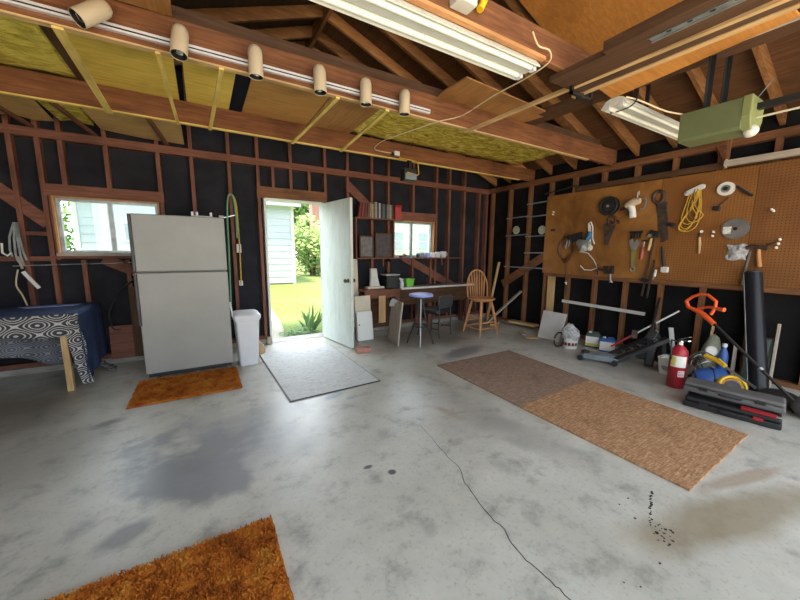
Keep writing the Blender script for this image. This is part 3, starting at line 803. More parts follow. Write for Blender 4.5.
fluor(2.93, 4.35, 1.50, 1.70, 2.557, 'shorter fluorescent fixture with dull tubes beside the green door opener', 0)
o = MB().boxp(-.6, 1.525, 2.602, 1.97, 1.558, 2.622).build('mounting_strip', 'oakX'); tag(o, 'pale wood strip along the edge of the long fluorescent fixture', 'wood strip')
gb = thing('transformer_box', 'small pale green box on the beam above the long fluorescent light', 'box', (1.27, 1.50, 2.66))
MB().boxp(1.21, 1.47, 2.66, 1.33, 1.558, 2.72).build('housing', 'fixture', gb, bevel=.006)
MB().boxp(1.23, 1.485, 2.72, 1.34, 1.558, 2.77).build('lid', 'green', gb)
MB().cyl((1.40, 1.53, 2.70), (1.43, 1.53, 2.76), .02).build('wire_nut', 'yellow', gb)

for x in (3.2425, 3.44):
    o = MB().boxp(x - .008, 1.58, 2.61, x + .008, 1.61, 2.83).build('hanger_strap', 'darkmetal'); tag(o, 'dark strap holding the %s end of the shorter fluorescent fixture' % ('far' if x < 3.4 else 'opener'), 'strap')
# cables
def cord(name, mat, pts, r, label, cat='cable', sub=6):
    P = [Vector(p) for p in pts]; out = []
    for i in range(len(P) - 1):
        a = P[max(i - 1, 0)]; b = P[i]; c = P[i + 1]; d = P[min(i + 2, len(P) - 1)]
        for k in range(sub):
            t = k / sub
            out.append(.5 * ((2 * b) + (c - a) * t + (2 * a - 5 * b + 4 * c - d) * t * t + (3 * b - a - 3 * c + d) * t ** 3))
    out.append(P[-1])
    o = MB().tube(out, r, 8).build(name, mat); 
    if label: tag(o, label, cat)
    return o
cord('electric_cable', 'cream_cord', [(1.80, 1.50, 2.70), (1.86, 1.50, 2.64), (1.99, 1.52, 2.66), (2.04, 1.545, 2.63), (2.05, 1.62, 2.612), (2.07, 1.80, 2.612), (2.10, 2.1, 2.628), (2.14, 2.45, 2.625), (2.13, 2.6, 2.628), (2.05, 2.76, 2.628), (1.96, 3.1, 2.628), (1.90, 3.35, 2.63), (1.86, 3.6, 2.63), (1.95, 3.95, 2.66), (2.12, 4.14, 2.70), (2.33, 4.14, 2.70)], .005, 'cream electric cable looping under the beams from fixture to junction box')
jb = thing('junction_box', 'small white junction box on the far beam', 'junction box', (2.38, 4.145, 2.68))
MB().boxp(2.34, 4.12, 2.675, 2.42, 4.16, 2.735).build('box', 'white', jb, bevel=.004)
MB().boxp(2.30, 4.13, 2.67, 2.34, 4.16, 2.71).build('plug', 'darkmetal', jb)
wl = thing('work_light', 'dark work light with yellow wire handle hooked under the far beam', 'lamp', (2.56, 4.12, 2.36))
MB().boxp(2.46, 4.06, 2.36, 2.66, 4.18, 2.52).build('lamp_body', 'darkmetal', wl, bevel=.01)
MB().boxp(2.47, 4.045, 2.37, 2.65, 4.062, 2.45).build('lens', 'greymetal', wl)
MB().tube([(2.40, 4.10, 2.645), (2.62, 4.10, 2.640), (2.70, 4.09, 2.62), (2.70, 4.07, 2.46), (2.67, 4.06, 2.44), (2.50, 4.05, 2.46)], .008, 8).build('handle', 'rope', wl)
MB().boxp(2.56, 4.10, 2.51, 2.60, 4.16, 2.645).build('bracket', 'darkmetal', wl)

# stored boards under the beams
o = MB().boxp(2.20, -.55, 2.583, 2.545, 1.66, 2.618).build('stored_plank', 'darkY'); tag(o, 'wide dark brown plank stored flat against the beams above the pale trim', 'board')
o = MB().boxp(2.12, -.2, 2.56, 2.195, 1.25, 2.618).build('stored_plank', 'darkY'); tag(o, 'narrow dark plank stored against the orange plywood edge', 'board')
o = MB().boxp(2.55, -.4, 2.578, 2.595, 1.72, 2.618).build('trim_moulding', 'paleY'); tag(o, 'thick pale trim moulding along the edge of the stored dark plank', 'wood strip')
o = MB().beam((2.44, -.4, 2.56), (2.435, 2.80, 2.615), .035, .024).build('trim_moulding', 'paleY'); tag(o, 'long thin pale moulding whose tip reaches under the middle beam', 'wood strip')
o = MB().prism([(2.61, 1.56), (2.90, 1.60), (2.74, .60), (2.60, .60)], (0, 0, 2.603), (1, 0, 0), (0, 1, 0), (0, 0, .014)).build('stored_board', 'ply_orange'); tag(o, 'thin orange panel stored overhead above the short fluorescent light', 'board')
o = MB().boxp(2.60, -.2, 2.59, 2.612, 1.66, 2.602).build('trim_moulding', 'paleY'); tag(o, 'slender pale bead under the thin orange panel', 'wood strip')
ch = thing('metal_channel', 'grey perforated metal channel fixed under the stored dark plank', 'metal strip', (2.25, .75, 2.56))
mb = MB().boxp(2.21, .35, 2.571, 2.27, 1.06, 2.583); mb.boxp(2.21, .35, 2.561, 2.215, 1.06, 2.571); mb.boxp(2.265, .35, 2.561, 2.27, 1.06, 2.571); mb.build('channel', 'galv', ch)
for k in range(7): MB().cyl((2.24, .43 + k * .09, 2.5705), (2.24, .43 + k * .09, 2.5695), .012, n=10).build('hole', 'blackplastic', ch)
br = thing('hanging_bracket', 'black iron bracket holding the stored boards below the beam', 'bracket', (2.5, 1.61, 2.55))
mb = MB().boxp(2.38, 1.603, 2.53, 2.40, 1.625, 2.70); mb.boxp(2.38, 1.603, 2.53, 2.64, 1.625, 2.548); mb.boxp(2.62, 1.603, 2.53, 2.64, 1.625, 2.70); mb.build('strap', 'blackplastic', br)
MB().cyl((2.51, 1.60, 2.54), (2.51, 1.645, 2.54), .018).build('bolt', 'darkmetal', br)

# garage door opener
op = thing('garage_door_opener', 'olive green garage door opener hanging by two black straps', 'garage door opener', (3.41, 1.09, 2.25))
mb = MB().prism([(3.29, 2.27), (3.31, 2.25), (3.52, 2.25), (3.54, 2.27), (3.54, 2.46), (3.29, 2.46)], (0, .92, 0), (1, 0, 0), (0, 0, 1), (0, .36, 0)); mb.build('housing', 'green', op, bevel=.004)
mb = MB().prism([(3.285, 2.33), (3.33, 2.245), (3.50, 2.245), (3.545, 2.33), (3.545, 2.465), (3.285, 2.465)], (0, .875, 0), (1, 0, 0), (0, 0, 1), (0, .05, 0)); mb.build('end_cover', 'greenlight', op, bevel=.006)
MB().lathe([(.02, -.01), (.038, .0), (.044, .018), (.040, .04), (.026, .054), (.004, .06)], (3.39, .90, 2.262), 18, (-.2, -.5, -.8)).build('bulb', 'bulb', op)
for x, y in ((3.33, 1.15), (3.47, 1.10)):
    mb = MB().boxp(x - .018, y - .002, 2.45, x + .018, y + .002, 2.87); mb.boxp(x + .016, y - .03, 2.45, x + .02, y, 2.87); mb.build('strap', 'darkmetal', op)
MB().boxp(3.39, -.9, 2.385, 3.44, .89, 2.425).build('rail', 'blackplastic', op)
MB().cyl((3.415, .88, 2.335), (3.43, -.9, 2.335), .007, n=8).build('trolley_rod', 'cream', op)
MB().cyl((3.54, .95, 2.46), (3.56, .85, 2.62), .0025, n=6).build('stay_wire', 'greymetal', op)
cord('electric_cable', 'cream_cord', [(3.30, 1.27, 2.46), (3.22, 1.36, 2.50), (3.05, 1.46, 2.57), (2.95, 1.52, 2.60)], .006, 'short cream cable from the green opener to the beam')
cord('electric_cable', 'blackplastic', [(3.02, 1.48, 2.80), (3.02, 1.47, 2.62), (3.0, 1.49, 2.545), (3.04, 1.60, 2.545), (3.06, 1.72, 2.56)], .005, 'thin black cable hanging across the shorter fluorescent fixture')
tk = thing('door_track', 'pale galvanised garage door track along the wall above the tool board', 'door track', (5.08, .3, 2.35))
mb = MB().boxp(5.045, -.95, 2.345, 5.05, 1.50, 2.405); mb.boxp(5.05, -.95, 2.345, 5.10, 1.50, 2.35); mb.boxp(5.05, -.95, 2.40, 5.10, 1.50, 2.405); mb.build('rail', 'greyY', tk)
mb = MB().beam((5.08, 1.49, 2.33), (5.20, 1.62, 2.60), .03, .03); mb.boxp(5.06, 1.47, 2.33, 5.09, 1.50, 2.66); mb.build('bracket', 'rstudZ', tk)
MB().cyl((5.07, 1.485, 2.42), (5.07, 1.485, 2.33), .014).build('bolt', 'steel', tk)

# ------------------------------------------------------------------ fridge side
fg = thing('refrigerator', 'off-white top-freezer refrigerator with dark side handles', 'refrigerator', (-.18, 4.65, 0))
MB().boxp(-.59, 4.335, .07, .225, 5.06, 1.735).build('cabinet', 'enamel', fg, bevel=.008)
fd = MB().boxp(-.60, 4.265, 1.157, .235, 4.335, 1.742).build('freezer_door', 'enamel', fg, bevel=.012)
MB().boxp(-.612, 4.235, 1.165, -.585, 4.285, 1.735).build('handle', 'darkmetal', fd, bevel=.006)
ld = MB().boxp(-.60, 4.265, .066, .235, 4.335, 1.146).build('fridge_door', 'enamel', fg, bevel=.012)
MB().boxp(-.612, 4.232, .60, -.585, 4.285, 1.138).build('handle', 'darkmetal', ld, bevel=.006)
MB().boxp(-.58, 4.30, .022, .215, 4.34, .066).build('kick_grille', 'blackplastic', fg)
MB().boxp(.19, 4.27, 1.742, .235, 4.34, 1.765).build('hinge_cover', 'enamel', fg)
for x in (-.54, -.13, .18):
    MB().lathe([(.022, 0), (.022, .012), (.012, .014), (.012, .07)], (x, 4.36, 0), 12).build('foot', 'steel', fg)
for x in (-.5, .14): MB().cyl((x, 4.95, 0), (x, 4.95, .07), .02).build('foot', 'steel', fg)
wc = thing('plastic_caddy', 'white plastic tray with upright prongs on top of the refrigerator', 'tray', (.03, 4.42, 1.735))
mb = MB().boxp(-.06, 4.37, 1.735, .13, 4.47, 1.76); mb.build('tray', 'white', wc, bevel=.004)
for x in (-.075, -.03, .105): MB().boxp(x, 4.38, 1.745, x + .022, 4.46, 1.80).build('prong', 'white', wc)
def shag(name, x0, x1, y0, y1, label, seed, n=(70, 50), h=.028):
    q = random.Random(seed); mb = MB(); nx, ny = n
    def fn(u, v):
        x = x0 + (x1 - x0) * u; y = y0 + (y1 - y0) * v
        e = min(u, 1 - u, v, 1 - v)
        j = .006 * (noise.noise(Vector((x * 40, y * 40, seed))))
        z = .006 if e == 0 else h * (.62 + .35 * noise.noise(Vector((x * 26, y * 26, seed + 3))) + .3 * noise.noise(Vector((x * 60, y * 60, seed + 7))))
        return (x + j + (.006 * noise.noise(Vector((x * 20, y * 20, 9))) if e == 0 else 0), y + j, max(z, .006))
    mb.sheet(nx, ny, fn, True)
    t = thing(name, label, 'rug', ((x0 + x1) / 2, (y0 + y1) / 2, 0))
    mb.build('pile', 'shag', t)
    MB().boxp(x0 + .004, y0 + .004, 0.0005, x1 - .004, y1 - .004, .006).build('backing', 'leather', t)
    tf = MB()
    for k in range(int(16000 * (x1 - x0) * (y1 - y0))):
        x = q.uniform(x0 + .008, x1 - .008); y = q.uniform(y0 + .008, y1 - .008)
        if noise.noise(Vector((x * 26, y * 26, seed + 3))) < -.25: continue
        a = q.uniform(0, 2 * PI); l = q.uniform(.006, .012); w = .0035
        zb = h * .5; d = Vector((math.cos(a), math.sin(a), 0)); s = Vector((-d.y, d.x, 0)) * w
        p = Vector((x, y, zb)); m_ = p + d * l * .5 + Vector((0, 0, h * q.uniform(.35, .6))); e = p + d * l + Vector((0, 0, h * q.uniform(.3, .55)))
        tf.add([p - s, p + s, m_ + s, m_ - s, e], [(0, 1, 2, 3), (3, 2, 4)])
    ob = tf.build('tufts', 'shag', t); ob['kind'] = 'stuff'
    return t
shag('shag_rug', -.665, .262, 3.56, 4.245, 'orange shag rug lying in front of the refrigerator', 3)
shag('shag_rug', -1.30, .222, .55, 1.665, 'large orange shag rug in the foreground corner, nearest the camera', 9, (150, 110), .034)
tc_ = thing('trash_bin', 'tall white plastic trash bin with a swing lid beside the refrigerator', 'trash bin', (.39, 4.36, 0))
def rounded(w, d, r, n=5):
    pts = []
    for cx, cy, a0 in ((w - r, d - r, 0), (-(w - r), d - r, 90), (-(w - r), -(d - r), 180), (w - r, -(d - r), 270)):
        for k in range(n + 1): pts.append((cx + r * math.cos(R(a0 + 90 * k / n)), cy + r * math.sin(R(a0 + 90 * k / n))))
    return pts
def loft_rings(rings, c):
    mb = MB(); n = len(rings[0][0]); vs = []; fs = []
    for pts, z in rings: vs += [(c[0] + a, c[1] + b, c[2] + z) for a, b in pts]
    for i in range(len(rings) - 1):
        for j in range(n): fs.append((i * n + j, i * n + (j + 1) % n, (i + 1) * n + (j + 1) % n, (i + 1) * n + j))
    fs.append(list(range(n))[::-1]); fs.append([(len(rings) - 1) * n + j for j in range(n)])
    return mb.add(vs, fs, True)
cb = (.41, 4.40, 0)
loft_rings([(rounded(.100, .13, .03), 0), (rounded(.103, .133, .03), .01), (rounded(.132, .165, .035), .55), (rounded(.140, .172, .035), .555), (rounded(.142, .174, .035), .575)], cb).build('bin', 'white', tc_)
lid = loft_rings([(rounded(.148, .180, .04), .575), (rounded(.152, .184, .04), .585), (rounded(.150, .182, .04), .62), (rounded(.120, .15, .04), .642), (rounded(.05, .07, .03), .648)], cb).build('lid', 'white', tc_)
MB().boxp(.29, 4.30, .640, .53, 4.312, .645).build('lid_seam', 'galv', lid)
pr = MB().beam((.262, 4.27, .60), (.245, 4.40, .77), .018, .012); pr.build('lid_prop', 'white', tc_)
pb = loft_rings([([(.07 * math.cos(k * PI / 8) * (1 + .1 * math.sin(k * 3)), .09 * math.sin(k * PI / 8)) for k in range(16)], z) if True else None for z in (0,)] + [([(.075 * s * math.cos(k * PI / 8) * (1 + .12 * math.sin(k * 2.3)), .09 * s * math.sin(k * PI / 8) * (1 + .1 * math.cos(k * 1.7))) for k in range(16)], z) for z, s in ((.05, 1.05), (.10, .85), (.14, .5), (.16, .2))], (.58, 4.75, 0)).build('paper_sack', 'paperbag'); tag(pb, 'crumpled brown paper sack behind the white trash bin', 'bag')

o = MB().box((-.885, 5.125, .265), (.28, .02, .40), (R(-5), 0, 0)).build('scrap_board', 'studX'); tag(o, 'small brown board leaning on the wall behind the navy table drape', 'board')
o = MB().box((-.70, 5.11, .50), (.20, .02, .86), (R(-3), 0, 0)).build('scrap_board', 'darkZ'); tag(o, 'dark upright board leaning on the wall left of the refrigerator', 'board')
# covered table
tb = thing('table', 'low pine table standing under a blue and patterned cloth', 'table', (-1.65, 4.72, 0))
MB().boxp(-2.18, 4.32, .735, -1.115, 5.13, .765).build('tabletop', 'paleX', tb)
for x, y in ((-1.205, 4.345), (-2.14, 4.345), (-1.16, 5.09), (-2.14, 5.09)):
    MB().boxp(x - .024, y - .024, 0, x + .024, y + .024, .735).build('leg', 'paleZ', tb)
MB().boxp(-2.12, 4.36, .64, -1.2, 4.385, .735).build('apron', 'paleX', tb)
cl = thing('tablecloth', 'navy cloth with lattice printed border draped over the low table', 'tablecloth', (-1.65, 4.72, .77))
def top(u, v): return (-2.2 + 1.112 * u, 4.305 + .835 * v, .768 + .002 * noise.noise(Vector((u * 6, v * 4, 0))))
MB().sheet(24, 18, top).build('cover', 'navy', cl, solid=.003)
def side(u, v):
    y = 4.315 + .83 * u; z = .768 - (.70 - .10 * u) * v
    return (-1.087 + .02 * v + .012 * math.sin(u * 16) * v + .006 * math.sin(u * 31 + 1) * v, y + .02 * v, z)
MB().sheet(40, 16, side).build('side_drape', 'navy', cl, solid=.003)
def front(u, v):
    z = .770 - (.195 + .02 * math.sin(u * 9)) * v
    return (-2.2 + 1.05 * u, 4.300 - .006 - .012 * v * (1 + math.sin(u * 26)), z)
MB().sheet(60, 8, front).build('printed_border', 'pattern', cl, solid=.003)
def corner(u, v):
    z = .768 - (.20 + .53 * min(1, u * 2.2)) * v
    return (-1.165 + .085 * u + .035 * v * u + .010 * math.sin(v * 11 + u * 3), 4.290 + .02 * u + .016 * math.sin(u * 7 + v * 4) + .06 * v * u, z)
MB().sheet(14, 24, corner).build('printed_corner', 'pattern', cl, solid=.003)
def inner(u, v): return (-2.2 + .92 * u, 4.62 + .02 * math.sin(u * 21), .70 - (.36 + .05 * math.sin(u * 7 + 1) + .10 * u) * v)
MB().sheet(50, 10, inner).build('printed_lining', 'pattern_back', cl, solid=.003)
def trail(u, v): return (-1.06 + .13 * u - .03 * v, 4.72 + .22 * v + .02 * math.sin(u * 9), .010 + .10 * (1 - u) + .015 * math.sin(u * 12 + v * 5) ** 2)
MB().sheet(14, 10, trail).build('printed_hem', 'pattern', cl, solid=.003)
o = MB().prism([(-1.62, 4.88), (-1.25, 4.90), (-1.22, 5.02), (-1.5, 5.06), (-1.7, 4.98)], (0, 0, .7715), (1, 0, 0), (0, 1, 0), (0, 0, .004)).build('paper_sheet', 'seatblue'); tag(o, 'pale blue paper lying at the back of the navy tablecloth', 'paper')

# straps, rod and cable on the back wall at left
st = thing('hanging_strap', 'bundle of dirty webbing straps hanging from a stud near the table', 'strap', (-1.70, 5.16, 1.2))
for k, (dx, ln) in enumerate(((0, .42), (-.03, .36), (.03, .46), (.05, .40))):
    mb = MB(); pts = [(-1.685 + dx * .3, 5.17, 1.66), (-1.70 + dx, 5.145 - .01 * k, 1.5), (-1.71 + dx * 1.2, 5.15, 1.66 - ln * .8), (-1.70 + dx * 1.3, 5.16, 1.66 - ln)]
    for a, b in zip(pts, pts[1:]): mb.beam(a, b, .018, .004, (0, 1, 0))
    mb.build('webbing', 'galv', st)
MB().tube([(-1.80, 5.155, 1.44), (-1.805, 5.15, 1.34), (-1.77, 5.15, 1.31), (-1.74, 5.155, 1.34)], .010, 8).build('hook', 'label', st)
MB().lathe([(.006, 0), (.006, .05)], (-1.685, 5.20, 1.655), 8, (0, -1, 0)).build('nail', 'steel', st)
mb = MB().beam((-1.675, 5.15, 1.14), (-1.57, 5.15, .955), .032, .02, (0, 1, 0)); MB_ = mb.build('wooden_handle', 'label', st)
MB().beam((-1.70, 5.155, 1.30), (-1.675, 5.15, 1.17), .02, .006, (0, 1, 0)).build('tail', 'greyZ', st)
cord('electric_cable', 'cream_cord', [(-1.72, 5.175, 1.16), (-1.745, 5.16, 1.0), (-1.71, 5.16, .88), (-1.68, 5.17, .72)], .007, 'pale cord drooping below the hanging straps')
o = MB().cyl((-1.75, 5.165, 1.20), (-.42, 5.165, 1.235), .006, n=8).build('metal_rod', 'galv'); tag(o, 'thin metal rod fixed level under the wide window', 'rod')
cord('electric_cable', 'darkmetal', [(-.72, 5.18, 1.05), (-.9, 5.16, .86), (-1.0, 5.14, .66), (-1.0, 5.13, .50), (-.96, 5.13, .42), (-.8, 5.15, .44), (-.62, 5.15, .46)], .010, 'grey cable looping down the wall between table and refrigerator')

# hose, cords and boxes on the stud beside the refrigerator
q = random.Random(8)
pts = []
for k in range(5):
    x = .33 + .022 * k
    pts += [(x, 5.15 - .008 * (k % 2), 1.0 + .1 * (k % 3)), (x - .005, 5.14, 1.7), (x + .02, 5.15, 2.12 - .015 * k), (x + .035, 5.14, 1.8)]
cord('garden_hose', 'hose', [(.30, 5.16, .62), (.315, 5.15, 1.2), (.325, 5.14, 1.75), (.345, 5.15, 2.06), (.385, 5.165, 2.13), (.42, 5.15, 2.06), (.435, 5.15, 1.75), (.43, 5.16, 1.55)], .011, 'green garden hose hung over a nail on the stud beside the refrigerator', 'hose')
cord('extension_cord', 'rope', [(.37, 5.165, 2.11), (.40, 5.165, 2.13), (.445, 5.155, 2.0), (.455, 5.15, 1.5), (.45, 5.15, 1.1), (.445, 5.16, .9)], .009, 'yellow extension cord hanging beside the green hose', 'cord')
o = MB().boxp(.415, 5.15, 1.35, .475, 5.2, 1.47).build('switch_box', 'white', bevel=.005); tag(o, 'white switch box on the stud between refrigerator and doorway, the upper one', 'switch')
o = MB().boxp(.42, 5.155, .89, .47, 5.2, .96).build('outlet_box', 'white', bevel=.005); tag(o, 'small white outlet box low on the stud above the trash bin', 'outlet')
o = MB().beam((.225, 5.165, 1.80), (.43, 5.165, 1.86), .012, .012).build('steel_rod', 'steel'); tag(o, 'thin bright rod reaching from the stud towards the refrigerator top', 'rod')

# ------------------------------------------------------------------ floor boards
def slab(name, poly, m, label, cat, t=.012):
    o = MB().prism(poly, (0, 0, .001), (1, 0, 0), (0, 1, 0), (0, 0, t)).build(name, m, bevel=.002); return tag(o, label, cat)
dm = thing('door_mat', 'large pale grey flecked mat on the floor before the open doorway', 'mat', (1.06, 3.8, 0))
MB().prism([(.605, 3.0), (1.56, 3.035), (1.542, 4.645), (.562, 4.61)], (0, 0, .001), (1, 0, 0), (0, 1, 0), (0, 0, .009)).build('backing', 'darkmetal', dm)
MB().prism([(.615, 3.01), (1.55, 3.045), (1.535, 4.64), (.572, 4.60)], (0, 0, .0095), (1, 0, 0), (0, 1, 0), (0, 0, .003)).build('face', 'mat_grey', dm)
slab('osb_sheet', [(2.375, 1.885), (3.55, 1.925), (3.645, 3.12), (2.385, 3.125)], 'osb_grey', 'worn greyish brown OSB sheet on the floor, the one towards the bar stools', 'board', .014)
slab('osb_sheet', [(2.376, .65), (3.525, .677), (3.55, 1.915), (2.37, 1.875)], 'osb_tan', 'tan OSB sheet on the floor, the one nearer the fire extinguisher', 'board', .014)
o = MB().box((1.83, 4.085, .0335), (.20, .10, .065), (0, 0, R(-16))).build('brick', 'brick', bevel=.004); tag(o, 'red brick lying on the floor at the foot of the open door', 'brick')

# ------------------------------------------------------------------ workbench corner
wbn = thing('workbench', 'long dark workbench with a pale worktop edge under the small window', 'workbench', (3.4, 5.0, 0))
MB().boxp(2.86, 4.86, .735, 4.56, 5.15, .765).build('worktop', 'greyX', wbn)
MB().boxp(2.86, 4.845, .735, 4.56, 4.86, .768).build('edge_strip', 'lightboard', wbn)
MB().boxp(2.18, 4.78, .735, 2.86, 5.15, .765).build('worktop', 'studX', wbn)
MB().boxp(2.86, 4.875, .46, 4.50, 4.90, .735).build('apron', 'darkX', wbn)
MB().boxp(2.20, 4.80, .62, 2.84, 4.825, .735).build('apron', 'studX', wbn)
for x, y in ((2.24, 4.84), (2.80, 4.84), (4.46, 4.93), (2.24, 5.10), (3.4, 5.10), (4.46, 5.10), (3.55, 4.93)):
    MB().boxp(x - .04, y - .03, 0, x + .04, y + .03, .735).build('leg', 'studZ', wbn)
MB().boxp(2.28, 5.02, .08, 2.76, 5.04, .70).build('back_panel', 'darkX', wbn)

sh_ = thing('wall_shelf', 'long thin shelf along the studs under the small window', 'shelf', (3.33, 5.13, 1.258))
MB().boxp(2.18, 5.075, 1.252, 4.48, 5.168, 1.272).build('shelf_board', 'studX', sh_)
MB().boxp(3.98, 5.15, 1.12, 4.0, 5.17, 1.252).build('bracket', 'studZ', sh_)
MB().boxp(2.70, 5.15, 1.12, 2.72, 5.17, 1.252).build('bracket', 'studZ', sh_)
bs_ = thing('book_shelf', 'short wooden shelf on the studs carrying a row of old books', 'shelf', (2.62, 5.12, 1.91))
MB().boxp(2.14, 5.04, 1.905, 3.05, 5.185, 1.925).build('shelf_board', 'studX', bs_)
for x in (2.16, 2.86): MB().boxp(x, 5.06, 1.272, x + .02, 5.185, 1.905).build('upright', 'studZ', bs_)
bm_ = {}
def bcol(c):
    k = tuple(c)
    if k not in bm_: bm_[k] = plain('book_cover_%d' % len(bm_), tuple(a * .6 for a in c), .6, 0, .15, 20)
    return bm_[k]
books = [('dark red', (.24, .05, .045), .040, .235, -14), ('red', (.34, .06, .05), .035, .24, -12), ('maroon', (.20, .045, .045), .040, .23, -9), ('brown', (.22, .11, .06), .028, .235, -7), ('tan', (.45, .32, .19), .030, .24, -4),
         ('cream', (.58, .50, .38), .022, .225, 0), ('rust brown', (.30, .13, .08), .032, .245, 0), ('pale grey', (.44, .44, .42), .030, .26, 0), ('dark green', (.05, .10, .08), .034, .25, 0), ('white', (.62, .62, .60), .024, .245, 0),
         ('charcoal', (.05, .05, .06), .040, .24, 0), ('slate', (.14, .17, .2), .036, .235, 0), ('black', (.025, .025, .03), .034, .23, 0), ('olive grey', (.24, .25, .2), .032, .24, 0), ('mid grey', (.30, .30, .31), .026, .235, 0), ('beige', (.50, .43, .33), .024, .23, 0), ('dark brown', (.11, .06, .04), .030, .24, 0)]
x = 2.20
names = ['first', 'second', 'third', 'fourth', 'fifth', 'sixth', 'seventh', 'eighth', 'ninth', 'tenth', 'eleventh', 'twelfth', 'thirteenth', 'fourteenth', 'fifteenth', 'sixteenth', 'seventeenth']
for i, (cn, c, w, h, lean) in enumerate(books):
    b = thing('book', '%s book%s, %s from the open door on the short shelf' % (cn, ' leaning' if lean else ' standing', names[i]), 'book', (x, 5.11, 1.9255), 'old books on the short shelf')
    if lean: b.rotation_euler = (0, R(-lean * .6), 0)
    d = .11
    mb = MB(); mb.boxp(0, -d / 2, 0, .003, d / 2, h); mb.boxp(w - .003, -d / 2, 0, w, d / 2, h); mb.boxp(0, -d / 2 - .003, 0, w, -d / 2, h)
    mb.build('cover', bcol(c), b, world=False)
    MB().boxp(.003, -d / 2, .004, w - .003, d / 2 - .004, h - .005).build('pages', 'label', b, world=False)
    x += w + .003 + (.012 if lean else 0)
rb = thing('red_box', 'bright red box at the end of the book row over the small window', 'box', (2.945, 5.11, 1.9255))
MB().boxp(2.885, 5.05, 1.9255, 3.005, 5.17, 2.12).build('box', 'redbook', rb, bevel=.004)
MB().boxp(2.88, 5.045, 2.12, 3.01, 5.175, 2.165).build('lid', 'red', rb, bevel=.004)
for x0, x1, z1, l, m in ((2.245, 2.505, 1.64, 'grey framed board leaning on the long shelf, the one nearer the open door', 'greyX'), (2.535, 2.855, 1.69, 'dark framed board leaning on the long shelf, touching the small window', 'darkX')):
    p = thing('framed_board', l, 'picture', ((x0 + x1) / 2, 5.12, 1.273))
    mb = MB(); w = .022
    mb.boxp(x0, 5.11, 1.273, x0 + w, 5.13, z1); mb.boxp(x1 - w, 5.11, 1.273, x1, 5.13, z1); mb.boxp(x0 + w, 5.11, 1.273, x1 - w, 5.13, 1.273 + w); mb.boxp(x0 + w, 5.11, z1 - w, x1 - w, 5.13, z1)
    mb.build('frame', 'darkZ', p)
    pm = plain('faded_print_' + m, (.17, .16, .16) if m == 'greyX' else (.075, .065, .07), .7, 0, .35, 14)
    MB().boxp(x0 + w, 5.118, 1.273 + w, x1 - w, 5.124, z1 - w).build('print', pm, p)
# cups and jars on the shelf
def cup(x, y, z, r, h, m, label, handle=False, lidm=None, nm='jar'):
    t = thing(nm, label, nm, (x, y, z), 'jars and cups along the long shelf')
    MB().lathe([(r * .8, 0), (r, h * .12), (r, h * .8), (r * .93, h), (r * .80, h), (r * .8, h * .5)], (x, y, z), 18).build('body', m, t)
    if lidm: MB().lathe([(r * .98, 0), (r * 1.0, .004), (r * 1.0, .018), (r * .9, .022)], (x, y, z + h), 18).build('lid', lidm, t)
    if handle: MB().tube([(x + r * .9, y, z + h * .8), (x + r * 1.5, y, z + h * .75), (x + r * 1.5, y, z + h * .35), (x + r * .9, y, z + h * .25)], .006, 6).build('handle', m, t)
    return t
zs = 1.273
cup(3.04, 5.11, zs, .035, .035, 'darkmetal', 'low dark tin on the long shelf, nearest the dark framed board', nm='tin')
cup(3.20, 5.11, zs, .05, .028, 'greymetal', 'low grey dish on the long shelf below the window mullion', nm='dish')
cup(3.40, 5.11, zs, .034, .06, 'blackplastic', 'small dark jar on the long shelf', lidm='galv')
cup(3.50, 5.12, zs, .045, .075, 'greymetal', 'grey jar with white lid between dark jar and blue cup', lidm='white')
cup(3.61, 5.11, zs, .05, .085, 'seatblue', 'pale blue cup beside the white jar on the shelf', nm='cup')
cup(3.735, 5.11, zs, .052, .07, 'white', 'squat white jar left of the two white cups', lidm='label')
cup(3.85, 5.11, zs, .055, .105, 'white', 'white cup on the long shelf beside the window jamb', nm='cup')
cup(3.985, 5.11, zs, .058, .115, 'white', 'tallest white cup with a handle at the end of the row', True, nm='cup')
# things on the bench
o = thing('paper_holder', 'pale tapering paper holder on the end of the workbench', 'holder', (2.43, 4.98, .765))
MB().boxp(2.30, 4.90, .766, 2.60, 5.06, .80).build('base', 'cream', o, bevel=.006)
MB().prism([(2.36, .80), (2.54, .80), (2.50, .95), (2.48, 1.10), (2.37, 1.10), (2.375, .95)], (0, 4.95, 0), (1, 0, 0), (0, 0, 1), (0, .06, 0)).build('upright', 'lightboard', o, bevel=.006)
o = thing('black_box', 'black box with a pale lid standing on the workbench', 'box', (2.74, 4.95, .765))
MB().boxp(2.62, 4.86, .766, 2.85, 5.05, .985).build('box', 'blackplastic', o, bevel=.006)
MB().boxp(2.60, 4.85, .985, 2.87, 5.06, .998).build('lid', 'lightboard', o)
o = thing('spray_bottle', 'small white spray bottle on the worktop beside the green box', 'bottle', (2.965, 4.95, .765))
MB().lathe([(.04, 0), (.043, .02), (.04, .08), (.018, .11), (.016, .125)], (2.965, 4.95, .766), 16).build('bottle', 'white', o)
mb = MB().box((2.945, 4.94, .905), (.075, .028, .03), (0, R(20), 0)); mb.beam((2.92, 4.94, .89), (2.945, 4.94, .86), .012, .01); mb.build('spray_head', 'white', o)
o = thing('green_tub', 'lime green plastic tub on the worktop', 'tub', (3.12, 4.97, .765))
loft_rings([(rounded(.065, .05, .015), 0), (rounded(.085, .065, .02), .13), (rounded(.09, .07, .02), .135), (rounded(.09, .07, .02), .145), (rounded(.08, .06, .02), .145), (rounded(.06, .045, .015), .02)], (3.12, 4.97, .766)).build('tub', 'lime', o)
